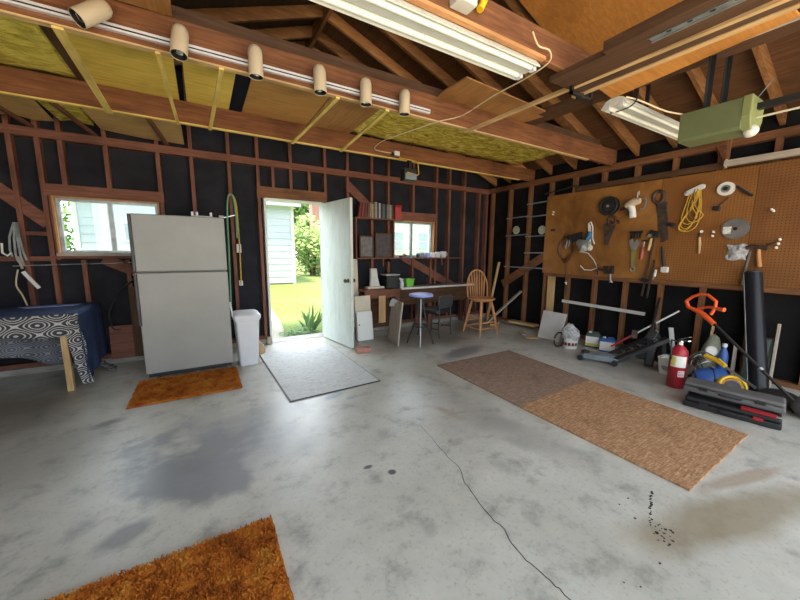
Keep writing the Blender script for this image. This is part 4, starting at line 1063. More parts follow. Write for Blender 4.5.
# panels behind the door
def panel(name, c, s, rot, m, label, cat='panel'):
    o = MB().box(c, s, rot).build(name, m, bevel=.002); return tag(o, label, cat)
panel('tall_board', (2.07, 5.06, .69), (.24, .025, 1.13), (R(-4), 0, 0), 'cream', 'tall cream panel leaning on the wall behind the open door')
p = thing('cabinet_door', 'white cabinet door leaning low behind the open door', 'cabinet door', (2.10, 4.62, 0))
MB().box((2.10, 4.62, .235), (.25, .018, .455), (R(-7), 0, 0)).build('panel', 'whitepaint', p, bevel=.003)
MB().cyl((2.005, 4.612, .26), (2.005, 4.597, .26), .009).build('knob', 'darkmetal', p)
panel('narrow_board', (2.235, 4.66, .215), (.045, .018, .43), (R(-8), 0, 0), 'lightboard', 'narrow white strip leaning beside the white cabinet door')
panel('cream_board', (2.13, 4.74, .345), (.28, .018, .68), (R(-5), 0, R(4)), 'cream', 'cream board behind the white cabinet door')
panel('pine_board', (2.50, 4.80, .435), (.12, .02, .45), None, 'paleZ', 'short pale pine board fixed upright to the workbench end')
mb = MB(); a = Vector((2.40, 4.07, 0)); b = Vector((2.50, 4.56, 0))
mb.box(((2.47 + .0), 4.315, .325), (.018, .50, .65), (0, R(6), R(-11.5))); o = mb.build('plywood_sheet', 'greyZ'); tag(o, 'brown plywood sheet standing on edge beside the blue stool', 'board')
o = MB().sheet(10, 8, lambda u, v: (2.41 + .10 * u, 4.25 + .14 * v, .662 - .09 * abs(u - .5) ** 1.5 * 3 + .012 * math.sin(u * 9 + v * 6))).build('rag', 'white', solid=.003); tag(o, 'small white rag draped over the standing plywood sheet', 'cloth')

# blue stool
sx, sy = 2.76, 4.05
bs = thing('bar_stool', 'round blue vinyl stool with thin chrome legs at the workbench', 'stool', (sx, sy, 0))
MB().lathe([(.15, 0), (.175, .012), (.183, .03), (.175, .048), (.135, .056), (.01, .058)], (sx, sy, .715), 30).build('seat', 'seatblue', bs)
MB().lathe([(.17, 0), (.186, .006), (.186, .018), (.178, .022)], (sx, sy, .708), 30).build('seat_band', 'darkmetal', bs)
MB().lathe([(.025, 0), (.025, .20), (.05, .21), (.12, .215)], (sx, sy, .495), 16).build('column', 'darkmetal', bs)
for k in range(4):
    an = R(236 + 90 * k); c_, s_ = math.cos(an), math.sin(an)
    MB().tube([(sx + .03 * c_, sy + .03 * s_, .69), (sx + .06 * c_, sy + .06 * s_, .46), (sx + .105 * c_, sy + .105 * s_, .27), (sx + .16 * c_, sy + .16 * s_, .14), (sx + .20 * c_, sy + .20 * s_, 0)], .011, 10).build('leg', 'galv' if k == 0 else 'darkmetal', bs)
MB().tube([(sx + .115 * math.cos(2 * PI * k / 28), sy + .115 * math.sin(2 * PI * k / 28), .28) for k in range(28)], .009, 8, closed=True).build('foot_ring', 'darkmetal', bs)

# black low chair
bc = thing('shop_chair', 'low black padded chair between the blue stool and oak chair', 'chair', (3.27, 4.38, 0), rotz=R(20))
loft_rings([(rounded(.19, .18, .05), .395), (rounded(.205, .195, .06), .41), (rounded(.20, .19, .06), .45), (rounded(.15, .14, .05), .46)], (0, 0, 0)).build('seat', 'blackplastic', bc, world=False)
bk = loft_rings([(rounded(.20, .085, .05), -.018), (rounded(.215, .10, .06), -.006), (rounded(.215, .10, .06), .010), (rounded(.19, .08, .05), .02)], (0, 0, 0))
for i, p in enumerate(bk.v): bk.v[i] = Vector((p.x, -.20 - p.z, .585 + p.y))
M['chairblack'] = plain('charcoal_vinyl', (.045, .047, .05), .5, 0, .2)
bk.build('backrest', 'chairblack', bc, world=False)
for s in (-1, 1):
    MB().tube([(s * .16, -.19, .56), (s * .17, -.195, .40), (s * .18, -.21, 0)], .012, 8).build('leg', 'darkmetal', bc, world=False)
    MB().tube([(s * .16, .15, .40), (s * .19, .20, 0)], .012, 8).build('leg', 'darkmetal', bc, world=False)
MB().tube([(-.175, -.2, .2), (.175, -.2, .2)], .008, 8).build('stretcher', 'darkmetal', bc, world=False)
MB().tube([(-.18, -.2, .15), (-.185, .185, .15)], .008, 8).build('stretcher', 'darkmetal', bc, world=False)
MB().tube([(.18, -.2, .15), (.185, .185, .15)], .008, 8).build('stretcher', 'darkmetal', bc, world=False)

# oak swivel bar chair
oc = thing('bar_chair', 'honey oak swivel bar chair with a hooped spindle back', 'chair', (4.06, 4.12, 0))
legs = []
for ax_, ay_ in ((-1, -1), (1, -1), (1, 1), (-1, 1)):
    a = Vector((ax_ * .115, ay_ * .115, .555)); b = Vector((ax_ * .205, ay_ * .205, 0)); legs.append((a, b))
    MB().tube([a, a.lerp(b, .15), a.lerp(b, .45), a.lerp(b, .6), a.lerp(b, .8), b], [.016, .021, .024, .019, .021, .014], 12).build('leg', 'oakZ', oc, world=False)
for i in range(4):
    for t_ in ((.45,) if i % 2 else (.62,)):
        p = legs[i][0].lerp(legs[i][1], t_); q_ = legs[(i + 1) % 4][0].lerp(legs[(i + 1) % 4][1], t_)
        MB().tube([p, p.lerp(q_, .5), q_], [.009, .013, .009], 8).build('stretcher', 'oakX', oc, world=False)
for i in range(4):
    p = legs[i][0].lerp(legs[i][1], .80); q_ = legs[(i + 1) % 4][0].lerp(legs[(i + 1) % 4][1], .80)
    MB().tube([p, q_], .010, 8).build('stretcher', 'oakX', oc, world=False)
MB().lathe([(.15, 0), (.155, .012), (.15, .024)], (0, 0, .553), 24).build('swivel_plate', 'oakX', oc, world=False)
fa = R(-62)                                   # the way the seat faces
fx, fy = math.cos(fa) * 1.0, math.sin(fa)
fx, fy = Vector((-.30, -.954)).normalized()
rx_, ry_ = -fy, fx
def loc(r_, f_, z): return (rx_ * r_ + fx * f_, ry_ * r_ + fy * f_, z)
mb = MB(); ring = []
prof = [(.88, 0), (.98, .008), (1.0, .018), (.99, .03), (.93, .036), (.80, .031), (.5, .024), (.01, .022)]
n = 36; vs = []; fs = []
for s, z in prof:
    for j in range(n):
        a = 2 * PI * j / n
        r_ = .225 * math.cos(a); f_ = .215 * math.sin(a) * (1 + .0 * math.sin(a))
        vs.append(loc(r_ * s, f_ * s, .577 + z))
for i in range(len(prof) - 1):
    for j in range(n): fs.append((i * n + j, i * n + (j + 1) % n, (i + 1) * n + (j + 1) % n, (i + 1) * n + j))
fs.append(list(range(n))[::-1]); mb.add(vs, fs, True); mb.build('seat', 'oakX', oc, world=False)
bt = lambda r_, z: loc(r_, -.165 - .14 * (z - .6) + .3 * r_ * r_, z)
hoop = []
for k in range(25):
    a = PI * k / 24
    hoop.append(bt(-.195 * math.cos(a) * (1 if math.sin(a) > .25 else .93 + .28 * math.sin(a)), .60 + .47 * math.sin(a) ** .62))
MB().tube(hoop, .0125, 10).build('back_hoop', 'oakZ', oc, world=False)
for k in range(7):
    r_ = -.14 + .28 * k / 6; zt = .60 + .47 * (1 - (r_ / .2) ** 2) ** .31
    p0 = Vector(loc(r_ * .85, -.165 + .3 * r_ * r_ * .7, .598)); p1 = Vector(bt(r_ * 1.05, zt))
    MB().tube([p0, p0.lerp(p1, .35), p0.lerp(p1, .6), p1], [.007, .0115, .012, .006], 8).build('spindle', 'oakZ', oc, world=False)
o = MB().beam((4.955, 4.60, 1.19), (4.80, 4.71, 0.01), .035, .03, (0, 1, 0)).build('pine_stick', 'paleZ'); tag(o, 'pale stick leaning in the corner behind the oak chair', 'stick')
o = MB().beam((4.49, 4.46, .02), (5.19, 4.235, .65), .06, .02, (0, 0, 1)).build('pine_stick', 'greyX'); tag(o, 'grey batten slanting up from the floor to the tool wall studs', 'stick')
for i, (c, s, rz, l) in enumerate((((4.72, 4.42, .03), (.30, .12, .04), .6, 'short firewood offcut on the floor behind the oak chair'), ((4.63, 3.70, .014), (.22, .07, .02), .9, 'thin pale wood scrap on the floor before the white board'), ((4.52, 3.42, .012), (.20, .06, .018), -.4, 'small yellowish wood scrap nearest the white board corner'), ((5.06, 4.04, .075), (.16, .52, .045), .15, 'bundle end of pale split wood lying against the tool wall base'))):
    o = MB().box(c, s, (0, 0, rz)).build('wood_scrap', ('paleX', 'greyX', 'paleX', 'paleY')[i], bevel=.003); tag(o, l, 'wood scrap')

# ------------------------------------------------------------------ along the tool wall: floor things
mb = MB(); n_ = Vector((.83, 0, .0))
mb.add([(4.69, 3.44, .003), (4.69, 3.06, .003), (4.95, 3.13, .41), (4.95, 3.55, .41), (4.71, 3.44, .0), (4.71, 3.06, .0), (4.97, 3.13, .40), (4.97, 3.55, .40)], [(0, 1, 2, 3), (4, 5, 6, 7), (0, 1, 5, 4), (1, 2, 6, 5), (2, 3, 7, 6), (3, 0, 4, 7)])
o = mb.build('white_board', 'lightboard'); tag(o, 'square white scuffed board leaning towards the tool wall', 'board')
bkx = (4.57, 2.80, 0)
bu = thing('bucket', 'white bucket stuffed with a clear plastic bag', 'bucket', bkx)
MB().lathe([(.088, 0), (.09, .01), (.103, .15), (.108, .155), (.108, .168), (.102, .168), (.098, .15), (.083, .012)], bkx, 24).build('pail', 'label', bu)
for k in range(5):
    a = R(180 + 28 * k - 30)
    MB().box((bkx[0] + .098 * math.cos(a), bkx[1] + .098 * math.sin(a), .07), (.004, .035, .045), (0, R(4), a)).build('printed_label', 'red' if k % 2 else 'rust', bu)
q = random.Random(4)
def bagfn(u, v):
    a = 2 * PI * u; rr_ = (.092 + .035 * math.sin(PI * min(1, v * 1.2))) * (1 - max(0, v - .6) * 1.6) + .02 * noise.noise(Vector((math.cos(a) * 2.5, math.sin(a) * 2.5, v * 5)))
    return (bkx[0] + rr_ * math.cos(a), bkx[1] + .02 * v + rr_ * math.sin(a), .12 + .23 * v + .02 * noise.noise(Vector((math.cos(a) * 3, math.sin(a) * 3, 7))))
b2 = MB().sheet(28, 12, bagfn).build('plastic_bag', 'bag'); tag(b2, 'crumpled clear plastic bag bulging out of the white bucket', 'bag')
cord('hose_coil', 'blackplastic', [(bkx[0] - .10, bkx[1] + .14 + .02 * math.cos(t * .7), .12 + .0) if False else (bkx[0] - .12 + .03 * math.sin(t), bkx[1] + .105 + .070 * math.cos(t), .115 + .10 * math.sin(t)) for t in [k * .55 for k in range(12)]], .011, 'black hose coil leaning on the side of the white bucket', 'hose', 3)
def jug(x, y, w, d, h, body, lab, label, rz):
    t = thing('jug', label, 'jug', (x, y, 0), 'liquid jugs beside the bucket', rotz=rz)
    bdy = loft_rings([(rounded(w * .97, d * .97, .02), 0), (rounded(w, d, .022), .008), (rounded(w, d, .022), h * .82), (rounded(w * .85, d * .8, .02), h * .92), (rounded(w * .5, d * .4, .012), h * .95)], (0, 0, 0)); bdy = bdy.build('body', body, t, world=False)
    MB().boxp(-w * .92, -d - .002, h * .30, w * .92, -d + .001, h * .74).build('label', 'label', bdy, world=False)
    MB().boxp(-w * .92, -d - .0025, h * .12, w * .92, -d + .001, h * .30).build('label_band', lab, bdy, world=False)
    MB().lathe([(.02, 0), (.021, .02), (.019, .024)], (-w * .45, 0, h * .93), 14).build('cap', 'white', t, world=False)
    MB().tube([(-w * .1, 0, h * .92), (w * .1, 0, h * 1.02), (w * .6, 0, h * 1.02), (w * .8, 0, h * .88)], .010, 8).build('handle', body, t, world=False)
M['canister'] = plain('dull_green_tin', (.05, .09, .075), .45)
jug(4.90, 2.655, .095, .06, .225, 'canister', 'ylabel', 'dark jug with white and yellow label, next to the bucket', R(-68))
jug(4.86, 2.425, .10, .06, .20, 'blue', 'label', 'blue jug with white label beside the grey floor jack', R(-66))
# floor jack
fj = thing('floor_jack', 'grey trolley jack on small black wheels before the jugs', 'jack', (4.33, 2.28, 0), rotz=R(-68))
mb = MB(); mb.prism([(-.20, .03), (.22, .03), (.24, .075), (.10, .10), (-.12, .085), (-.20, .06)], (0, -.10, 0), (1, 0, 0), (0, 0, 1), (0, .03, 0)); mb.prism([(-.20, .03), (.22, .03), (.24, .075), (.10, .10), (-.12, .085), (-.20, .06)], (0, .07, 0), (1, 0, 0), (0, 0, 1), (0, .03, 0)); mb.boxp(-.16, -.08, .035, .22, .08, .05); mb.build('side_plates', 'greymetal', fj, world=False)
mb = MB(); mb.prism([(-.14, .05), (.18, .06), (.18, .10), (-.14, .085)], (0, -.045, 0), (1, 0, 0), (0, 0, 1), (0, .09, 0)); mb.build('lift_arm', 'greymetal', fj, world=False)
MB().lathe([(.02, 0), (.05, .015), (.05, .028), (.042, .024)], (-.13, 0, .075), 16).build('saddle', 'darkmetal', fj, world=False)
for sx_ in (-.17, .21):
    for s in (-1, 1): MB().cyl((sx_, s * .105, .035), (sx_, s * .14, .035), .035, n=18).build('wheel', 'blackplastic', fj, world=False)
hd = thing('jack_handle', 'long jack handle, red below and white above, leaning on the tool wall', 'handle', (4.72, 2.15, .15))
MB().cyl((4.60, 2.25, .155), (4.74, 2.05, .35), .012).build('lower_tube', 'red', hd)
MB().cyl((4.74, 2.05, .35), (4.98, 1.70, .69), .010).build('upper_tube', 'white', hd)
MB().box((4.74, 2.05, .35), (.05, .06, .10), (0, 0, .4)).build('clamp', 'rust', hd)
# dark ramp, mower arm etc.
rp = thing('steel_ramp', 'dark ribbed steel ramp lying tilted behind the trolley jack', 'ramp', (4.75, 2.0, 0))
a, b = Vector((4.42, 2.20, .012)), Vector((4.86, 1.79, .36))
for s in (-1, 1):
    off = Vector((.075, .08, 0)) * s
    MB().beam(a + off, b + off, .09, .045).build('side_rail', 'darkmetal', rp)
for k in range(7):
    p = a.lerp(b, .06 + k * .14); MB().beam(p + Vector((.075, .08, 0)), p - Vector((.075, .08, 0)), .05, .012).build('rung', 'greycase', rp)
MB().beam((4.86, 1.79, .34), (4.90, 1.77, .0), .05, .05).build('support_leg', 'darkmetal', rp)
vt = thing('edger', 'upright black tool with dangling straps against the tool wall stud', 'tool', (4.75, 1.83, 0))
MB().tube([(4.62, 1.81, .02), (4.72, 1.86, .32), (4.95, 1.93, .66), (5.17, 1.99, .80)], [.028, .022, .018, .014], 10).build('pole', 'blackplastic', vt)
MB().box((4.65, 1.82, .15), (.08, .09, .27), (0, .28, .3)).build('housing', 'blackplastic', vt, bevel=.015)
MB().box((4.72, 1.85, .38), (.06, .10, .12), (.3, .45, .2)).build('guard', 'darkmetal', vt, bevel=.01)
for k in range(4):
    MB().tube([(4.86 + .03 * k, 1.90 + .012 * k, .54 + .04 * k), (4.80 + .03 * k, 1.84 + .01 * k, .46), (4.76 + .02 * k, 1.83 + .02 * k, .33 + .03 * k), (4.83 + .02 * k, 1.88 + .01 * k, .42), (4.93 + .015 * k, 1.93, .62)], .010, 6).build('strap', 'greycase' if k % 2 else 'rust', vt)
for z in (.30, .34, .44): MB().cyl((4.66 + z * .12, 1.77 + z * .05, z), (4.68 + z * .12, 1.80 + z * .05, z + .01), .012).build('bolt', 'steel', vt)
sd = thing('engine_part', 'dusty grey engine part on the floor behind the ramp', 'engine part', (4.92, 1.98, 0))
MB().lathe([(.08, 0), (.10, .02), (.10, .10), (.06, .13), (.05, .17), (.02, .18)], (4.98, 2.02, 0), 14).build('body', 'greycase', sd)
MB().box((5.05, 1.86, .05), (.16, .12, .10), (0, 0, .5)).build('block', 'darkmetal', sd, bevel=.01)
wbk = (4.60, 1.60, 0)
wb_ = thing('plastic_tub', 'small white plastic tub behind the fire extinguisher', 'tub', wbk)
loft_rings([(rounded(.075, .075, .03), 0), (rounded(.09, .09, .03), .17), (rounded(.095, .095, .03), .175), (rounded(.095, .095, .03), .19), (rounded(.085, .085, .03), .19), (rounded(.07, .07, .03), .02)], wbk).build('tub', 'label', wb_)
MB().lathe([(.045, 0), (.04, .003), (.03, .002)], (wbk[0] - .082, wbk[1] - .0, .09), 16, (-1, 0, .1)).build('dial', 'galv', wb_)
MB().tube([(4.58, 1.69, .17), (4.50, 1.60, .24), (4.58, 1.51, .17)], .005, 6).build('handle', 'galv', wb_)
o = MB().beam((5.17, 1.83, .43), (5.05, 1.74, .17), .05, .02).build('white_lath', 'lightboard'); tag(o, 'short white lath leaning on the tool wall above the white tub', 'stick')
# fire extinguisher
ex = (4.19, 1.385, 0)
fe = thing('fire_extinguisher', 'red fire extinguisher with a white label standing on the floor', 'fire extinguisher', ex)
MB().lathe([(.068, 0), (.075, .012), (.075, .36), (.070, .395), (.05, .425), (.028, .445), (.025, .46)], ex, 28).build('cylinder', 'red', fe)
def arc_label(z0, z1, a0, a1, r, m, nm):
    mb = MB(); k = 14
    mb.sheet(k, 1, lambda u, v: (ex[0] + r * math.cos(a0 + (a1 - a0) * u), ex[1] + r * math.sin(a0 + (a1 - a0) * u), z0 + (z1 - z0) * v)); return mb.build(nm, m, fe)
arc_label(.23, .345, R(150), R(255), .0765, 'label', 'label'); arc_label(.24, .335, R(150), R(185), .0772, 'ylabel', 'label_panel'); arc_label(.13, .195, R(205), R(250), .0765, 'label', 'lower_label')
M['ink'] = plain('red_ink', (.5, .04, .04), .5)
for k in range(3): arc_label(.145 + .016 * k, .151 + .016 * k, R(208), R(245), .0774, 'ink', 'print_line')
MB().lathe([(.026, 0), (.026, .035), (.018, .05)], (ex[0], ex[1], .455), 14).build('valve', 'chrome', fe); vlv = fe.children[-1] if False else [c for c in fe.children if c.name.startswith('valve')][0]
mb = MB().beam((ex[0] - .01, ex[1] + .01, .50), (ex[0] - .06, ex[1] - .09, .52), .03, .009); mb.beam((ex[0] - .01, ex[1] + .01, .508), (ex[0] - .05, ex[1] - .09, .56), .03, .009); mb.build('lever', 'chrome', vlv)
MB().tube([(ex[0] - .03, ex[1] + .03, .49), (ex[0] - .06, ex[1] + .055, .50), (ex[0] - .075, ex[1] + .05, .46), (ex[0] - .07, ex[1] + .04, .30)], .009, 8).build('discharge_hose', 'blackplastic', fe)
MB().lathe([(.016, -.003), (.016, .004)], (ex[0] - .022, ex[1] - .01, .475), 14, (-.8, -.4, 0)).build('gauge', 'white', vlv)
# toolboxes
def case(name, c, s, rz, m, label, lidm, red=False):
    t = thing(name, label, 'toolbox', c, rotz=rz)
    w, d, h = s
    bse = MB().boxp(-w / 2, -d / 2, 0, w / 2, d / 2, h * .56).build('base', m, t, world=False, bevel=.012)
    MB().boxp(-w / 2 + .004, -d / 2 + .004, h * .58, w / 2 - .004, d / 2 - .004, h).build('lid', lidm, t, world=False, bevel=.016)
    for x in (-w * .28, w * .28): MB().boxp(x - .03, -d / 2 - .008, h * .40, x + .03, -d / 2 + .002, h * .72).build('latch', 'blackplastic' if not red or x < 0 else 'red', bse, world=False, bevel=.003)
    MB().tube([(-.07, -d / 2 - .004, h * .46), (-.06, -d / 2 - .03, h * .5), (.06, -d / 2 - .03, h * .5), (.07, -d / 2 - .004, h * .46)], .008, 8).build('handle', 'blackplastic', bse, world=False)
    return t
rz = R(-79)
case('toolbox', (3.92, .885, 0), (.60, .27, .094), rz, 'blackplastic', 'black toolbox flat on the floor with red bars, under the grey case', 'blackplastic', True)
case('tool_case', (3.935, .895, .125), (.63, .20, .088), R(-80), 'greycase', 'long grey plastic case lying across the black toolbox', 'greycase')
o = thing('pry_bar', 'red painted bar lying between the two toolboxes', 'bar', (3.86, .72, .108))
MB().beam((3.818, .80, .110), (3.838, .60, .110), .035, .022).build('bar', 'red', o); MB().beam((3.835, .60, .110), (3.84, .565, .110), .02, .012).build('tip', 'steel', o)
o = MB().beam((3.885, 1.10, .110), (3.935, .66, .110), .05, .026).build('file_bar', 'darkmetal'); tag(o, 'flat dark steel bar between the two toolboxes, behind the red bar', 'bar')
# pile between extinguisher and pipe
bl = thing('tarp_bundle', 'rolled blue tarp bundle behind the grey case', 'tarp', (4.24, 1.10, 0))
mb = MB(); mb.lathe([(.02, -.13), (.10, -.12), (.128, -.05), (.13, .05), (.10, .12), (.02, .13)], (4.28, 1.14, .132), 20, (.5, -.8, .15)); mb.build('roll', 'blue', bl)
MB().tube([(4.28 + .131 * math.cos(t) * .85, 1.14 + .131 * math.cos(t) * .5, .132 + .131 * math.sin(t)) for t in [k * 2 * PI / 24 for k in range(24)]], .006, 6, closed=True).build('tie', 'navy', bl)
yr = thing('cable_reel', 'yellow cable reel with a coiled cord behind the grey case', 'cable reel', (4.16, .97, 0))
ca = Vector((4.19, .965, .15)); axr = Vector((-.75, -.55, .35)).normalized(); ua = axr.orthogonal().normalized(); va = axr.cross(ua)
for k, rr_ in enumerate((.09, .078, .066, .095)):
    MB().tube([ca + axr * (.02 * k - .03) + (ua * math.cos(t) + va * math.sin(t)) * rr_ for t in [j * 2 * PI / 26 for j in range(26)]], .012, 8, closed=True).build('coil', 'yellow' if k != 2 else 'oakX', yr)
MB().lathe([(.06, -.04), (.06, .03)], ca, 18, axr).build('hub', 'blackplastic', yr)
MB().boxp(4.14, .90, 0, 4.27, 1.02, .04).build('base', 'blackplastic', yr)
ys_ = thing('bow_saw', 'yellow handled saw lying on the pile with its pale blade down', 'saw', (4.2, 1.05, .3))
MB().tube([(4.27, 1.20, .375), (4.22, 1.10, .365), (4.18, 1.02, .335)], [.02, .024, .018], 10).build('handle', 'yellow', ys_)
MB().beam((4.18, 1.03, .335), (4.16, .80, .205), .006, .022).build('blade', 'steel', ys_)
MB().tube([(4.24, 1.13, .37), (4.20, 1.08, .385), (4.17, 1.02, .35)], .010, 8).build('guard', 'yellow', ys_)
sk = thing('plastic_sack', 'green and white plastic sack slumped against the tool wall', 'sack', (4.72, 1.30, 0))
def sack(u, v):
    a = 2 * PI * u; s = math.sin(PI * min(v * .93 + .07, 1)) ** .5
    return (4.76 + .08 * s * math.cos(a) + .15 * v - .05, 1.31 + .085 * s * math.sin(a), .50 * v + .02 * noise.noise(Vector((math.cos(a) * 2, math.sin(a) * 2, v * 5))))
MB().sheet(24, 14, sack).build('sack', plain('sage_plastic', (.24, .26, .19), .5, 0, .4, 9), sk)
MB().lathe([(.055, 0), (.045, .012), (.002, .015)], (4.69, 1.275, .34), 16, (-.9, -.35, .25)).build('printed_patch', 'label', sk)
bo = thing('spray_bottle', 'blue bottle with white cap among the clutter by the black pipe', 'bottle', (4.66, 1.18, 0))
MB().lathe([(.04, 0), (.043, .02), (.043, .30), (.032, .36), (.018, .39), (.018, .41)], (4.70, 1.18, 0), 18).build('bottle', 'blue', bo)
MB().lathe([(.022, 0), (.022, .03), (.018, .035)], (4.70, 1.18, .41), 14).build('cap', 'white', bo)
o = MB().beam((4.74, 1.10, 0.01), (4.80, 1.12, .44), .05, .02, (0, 1, 0)).build('wood_offcut', 'greyZ'); tag(o, 'grey wood offcut standing beside the blue bottle', 'stick')
o = MB().beam((4.86, 1.38, .005), (5.18, 1.42, .56), .022, .02).build('wood_offcut', 'paleZ'); tag(o, 'pale thin stick leaning behind the green and white sack', 'stick')
cb_ = thing('wire_bundle', 'tangle of grey wire on the floor between extinguisher and blue tarp', 'wire', (4.45, 1.25, 0))
for k in range(5):
    MB().tube([(4.48 + (.11 + .01 * k) * math.cos(t), 1.27 + (.07 + .008 * k) * math.sin(t + k), .10 + .05 * k + .05 * math.sin(t * 2 + k)) for t in [j * 2 * PI / 20 for j in range(20)]], .006, 6, closed=True).build('coil', 'galv' if k % 2 else 'darkmetal', cb_)
o = MB().boxp(4.40, 1.20, 0, 4.58, 1.36, .10).build('crate', 'blackplastic', bevel=.006); tag(o, 'black crate carrying the grey wire tangle', 'crate')
# string trimmer with orange handle
tm = thing('string_trimmer', 'string trimmer with bright orange handle leaning towards the floor', 'trimmer', (4.35, .55, 0))
o1 = Vector((4.56, 1.38, .80)); o2 = Vector((4.48, 1.24, .68)); e2 = Vector((4.33, .60, .13))
MB().cyl(o2 + (o1 - o2) * .2, e2, .0135, n=12).build('shaft', 'blackplastic', tm)
MB().cyl(o2.lerp(e2, .62), o2.lerp(e2, .65), .02).build('collar', 'steel', tm)
oc_ = [(4.60, 1.52, .862), (4.60, 1.47, .92), (4.58, 1.40, .955), (4.56, 1.33, .955), (4.52, 1.25, .90), (4.50, 1.245, .84), (4.50, 1.27, .76)]
MB().tube(oc_, .015, 10).build('handle', 'orange', tm)
MB().tube([(4.60, 1.52, .865), (4.59, 1.49, .80), (4.56, 1.42, .78), (4.53, 1.34, .75), (4.48, 1.23, .67)], [.018, .019, .022, .026, .024], 10).build('grip', 'orange', tm)
MB().tube([(4.57, 1.40, .80), (4.53, 1.30, .835), (4.48, 1.19, .83), (4.47, 1.165, .83)], [.013, .012, .02, .022], 10).build('trigger_guard', 'orange', tm)
mb = MB(); mb.lathe([(.03, 0), (.09, .02), (.12, .06), (.12, .12), (.08, .17), (.03, .19)], (4.38, .50, 0), 20); mb.build('motor_head', 'greycase', tm)
MB().lathe([(.16, 0), (.17, .01), (.15, .05), (.06, .07)], (4.52, .70, .02), 20, (-.3, -.2, 1)).build('guard', 'blackplastic', tm)
MB().tube([(4.52 + .12 * math.cos(t), .70 + .12 * math.sin(t), .075) for t in [k * .3 for k in range(12)]], .012, 8).build('guard_rim', 'steel', tm)
# black pipe
pp = thing('stove_pipe', 'tall black metal pipe standing on the floor against the tool wall', 'pipe', (4.68, .87, 0))
a = Vector((4.665, .875, 0)); b = Vector((5.03, 1.135, 1.19))
M['pipeblack'] = plain('glossy_black_pipe', (.010, .011, .015), .33, 0, .2, spec=.28)
mb = MB(); mb.tube([a, a.lerp(b, .5), b], [.078, .076, .074], 28); mb.build('pipe', 'pipeblack', pp)
d_ = (b - a).normalized(); s_ = Vector((-.6, .75, .0)); s_ = (s_ - d_ * s_.dot(d_)).normalized()
MB().beam(a + s_ * .079, b + s_ * .075, .014, .006, tuple(s_)).build('highlight_strip', 'galv', pp)  # silver strip modelled in place of the highlight along the pipe
MB().tube([b - d_ * .012 + (d_.orthogonal().normalized() * math.cos(t) + d_.cross(d_.orthogonal().normalized()) * math.sin(t)) * .075 for t in [k * 2 * PI / 28 for k in range(28)]], .006, 6, closed=True).build('rim', 'darkmetal', pp)
o = MB().beam((5.02, .875, .01), (5.17, .905, .66), .05, .018, (0, 1, 0)).build('wood_offcut', 'greyZ'); tag(o, 'grey board standing against the tool wall, past the black pipe', 'board')
o = MB().boxp(5.03, .93, 0, 5.18, 1.10, .50).build('storage_box', plain('dull_green_plastic', (.07, .10, .08), .5)); tag(o, 'dull green box standing behind the black pipe', 'box')
o = MB().beam((5.19, 3.38, .578), (5.19, 2.15, .556), .02, .045).build('white_lath', 'lightboard'); tag(o, 'long white lath fixed level across the studs below the tool board', 'wood strip')

# ------------------------------------------------------------------ tool board and tools
FX = 5.183                            # front face of the boards
o = MB().boxp(FX, 2.12, 1.03, 5.199, 3.80, 2.335).build('tool_board', 'hard', bevel=.002); tag(o, 'smooth brown hardboard panel nailed to the studs, holding reel and lamp', 'tool board')
o = MB().boxp(FX, 1.24, 1.03, 5.199, 2.118, 2.335).build('peg_board', 'peg', bevel=.002); tag(o, 'perforated brown pegboard holding the yellow rope and saw blade', 'pegboard')
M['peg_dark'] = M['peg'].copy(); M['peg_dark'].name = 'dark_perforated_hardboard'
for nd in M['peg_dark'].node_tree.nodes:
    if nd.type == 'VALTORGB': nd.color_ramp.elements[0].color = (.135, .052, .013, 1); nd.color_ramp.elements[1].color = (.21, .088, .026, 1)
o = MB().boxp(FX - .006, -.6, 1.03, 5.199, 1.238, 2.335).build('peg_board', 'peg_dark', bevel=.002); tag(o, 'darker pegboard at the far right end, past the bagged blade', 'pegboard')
o = MB().boxp(5.165, -.6, .985, 5.189, 2.6, 1.03).build('ledge_strip', 'rstudY'); tag(o, 'brown ledge strip along the bottom of the pegboards', 'wood strip')
def disc(y, z, r0, r1, t, m, nm, parent, x=None, n=26):
    x = FX if x is None else x
    prof = [(r0, 0), (r0, t), (r1, t), (r1, 0)]
    return MB().lathe([(max(r0, .0005), 0), (r1, 0), (r1, t), (max(r0, .0005), t)], (x, y, z), n, (-1, 0, 0), caps=(r0 < .001)).build(nm, m, parent)
def T(name, label, cat, y, z): return thing(name, label, cat, (FX, y, z))
X1 = FX - .012
# cord reel and hand saw
t = T('cord_reel', 'round dark cord reel at the top of the tool board, over the small saw', 'reel', 2.745, 2.06)
disc(2.745, 2.06, .05, .135, .05, 'blackplastic', 'flange', t)
MB().tube([(X1 - .03, 2.745 + .115 * math.cos(k * .24), 2.06 + .115 * math.sin(k * .24)) for k in range(26)], .018, 8, closed=True).build('rim', 'darkmetal', t)
disc(2.745, 2.06, .0, .07, .055, 'darkmetal', 'hub', t); disc(2.745, 2.06, .0, .018, .075, 'steel', 'spindle', t)
t = T('hand_saw', 'small dark hand saw hanging below the round cord reel', 'saw', 2.69, 1.7)
MB().prism([(2.71, 1.86), (2.64, 1.80), (2.72, 1.50), (2.77, 1.50), (2.80, 1.80)], (X1, 0, 0), (0, 1, 0), (0, 0, 1), (.006, 0, 0)).build('blade', 'rust', t)
hp = [(X1 - .004, 2.69 + .055 * math.cos(k * .45), 1.855 + .06 * math.sin(k * .45)) for k in range(14)]
MB().tube(hp, .017, 8, closed=True).build('handle', 'darkX', t)
MB().tube([(X1, 2.655, 1.87), (X1 - .01, 2.60, 1.84), (X1, 2.60, 1.80)], .012, 8).build('strap', 'blackplastic', t)
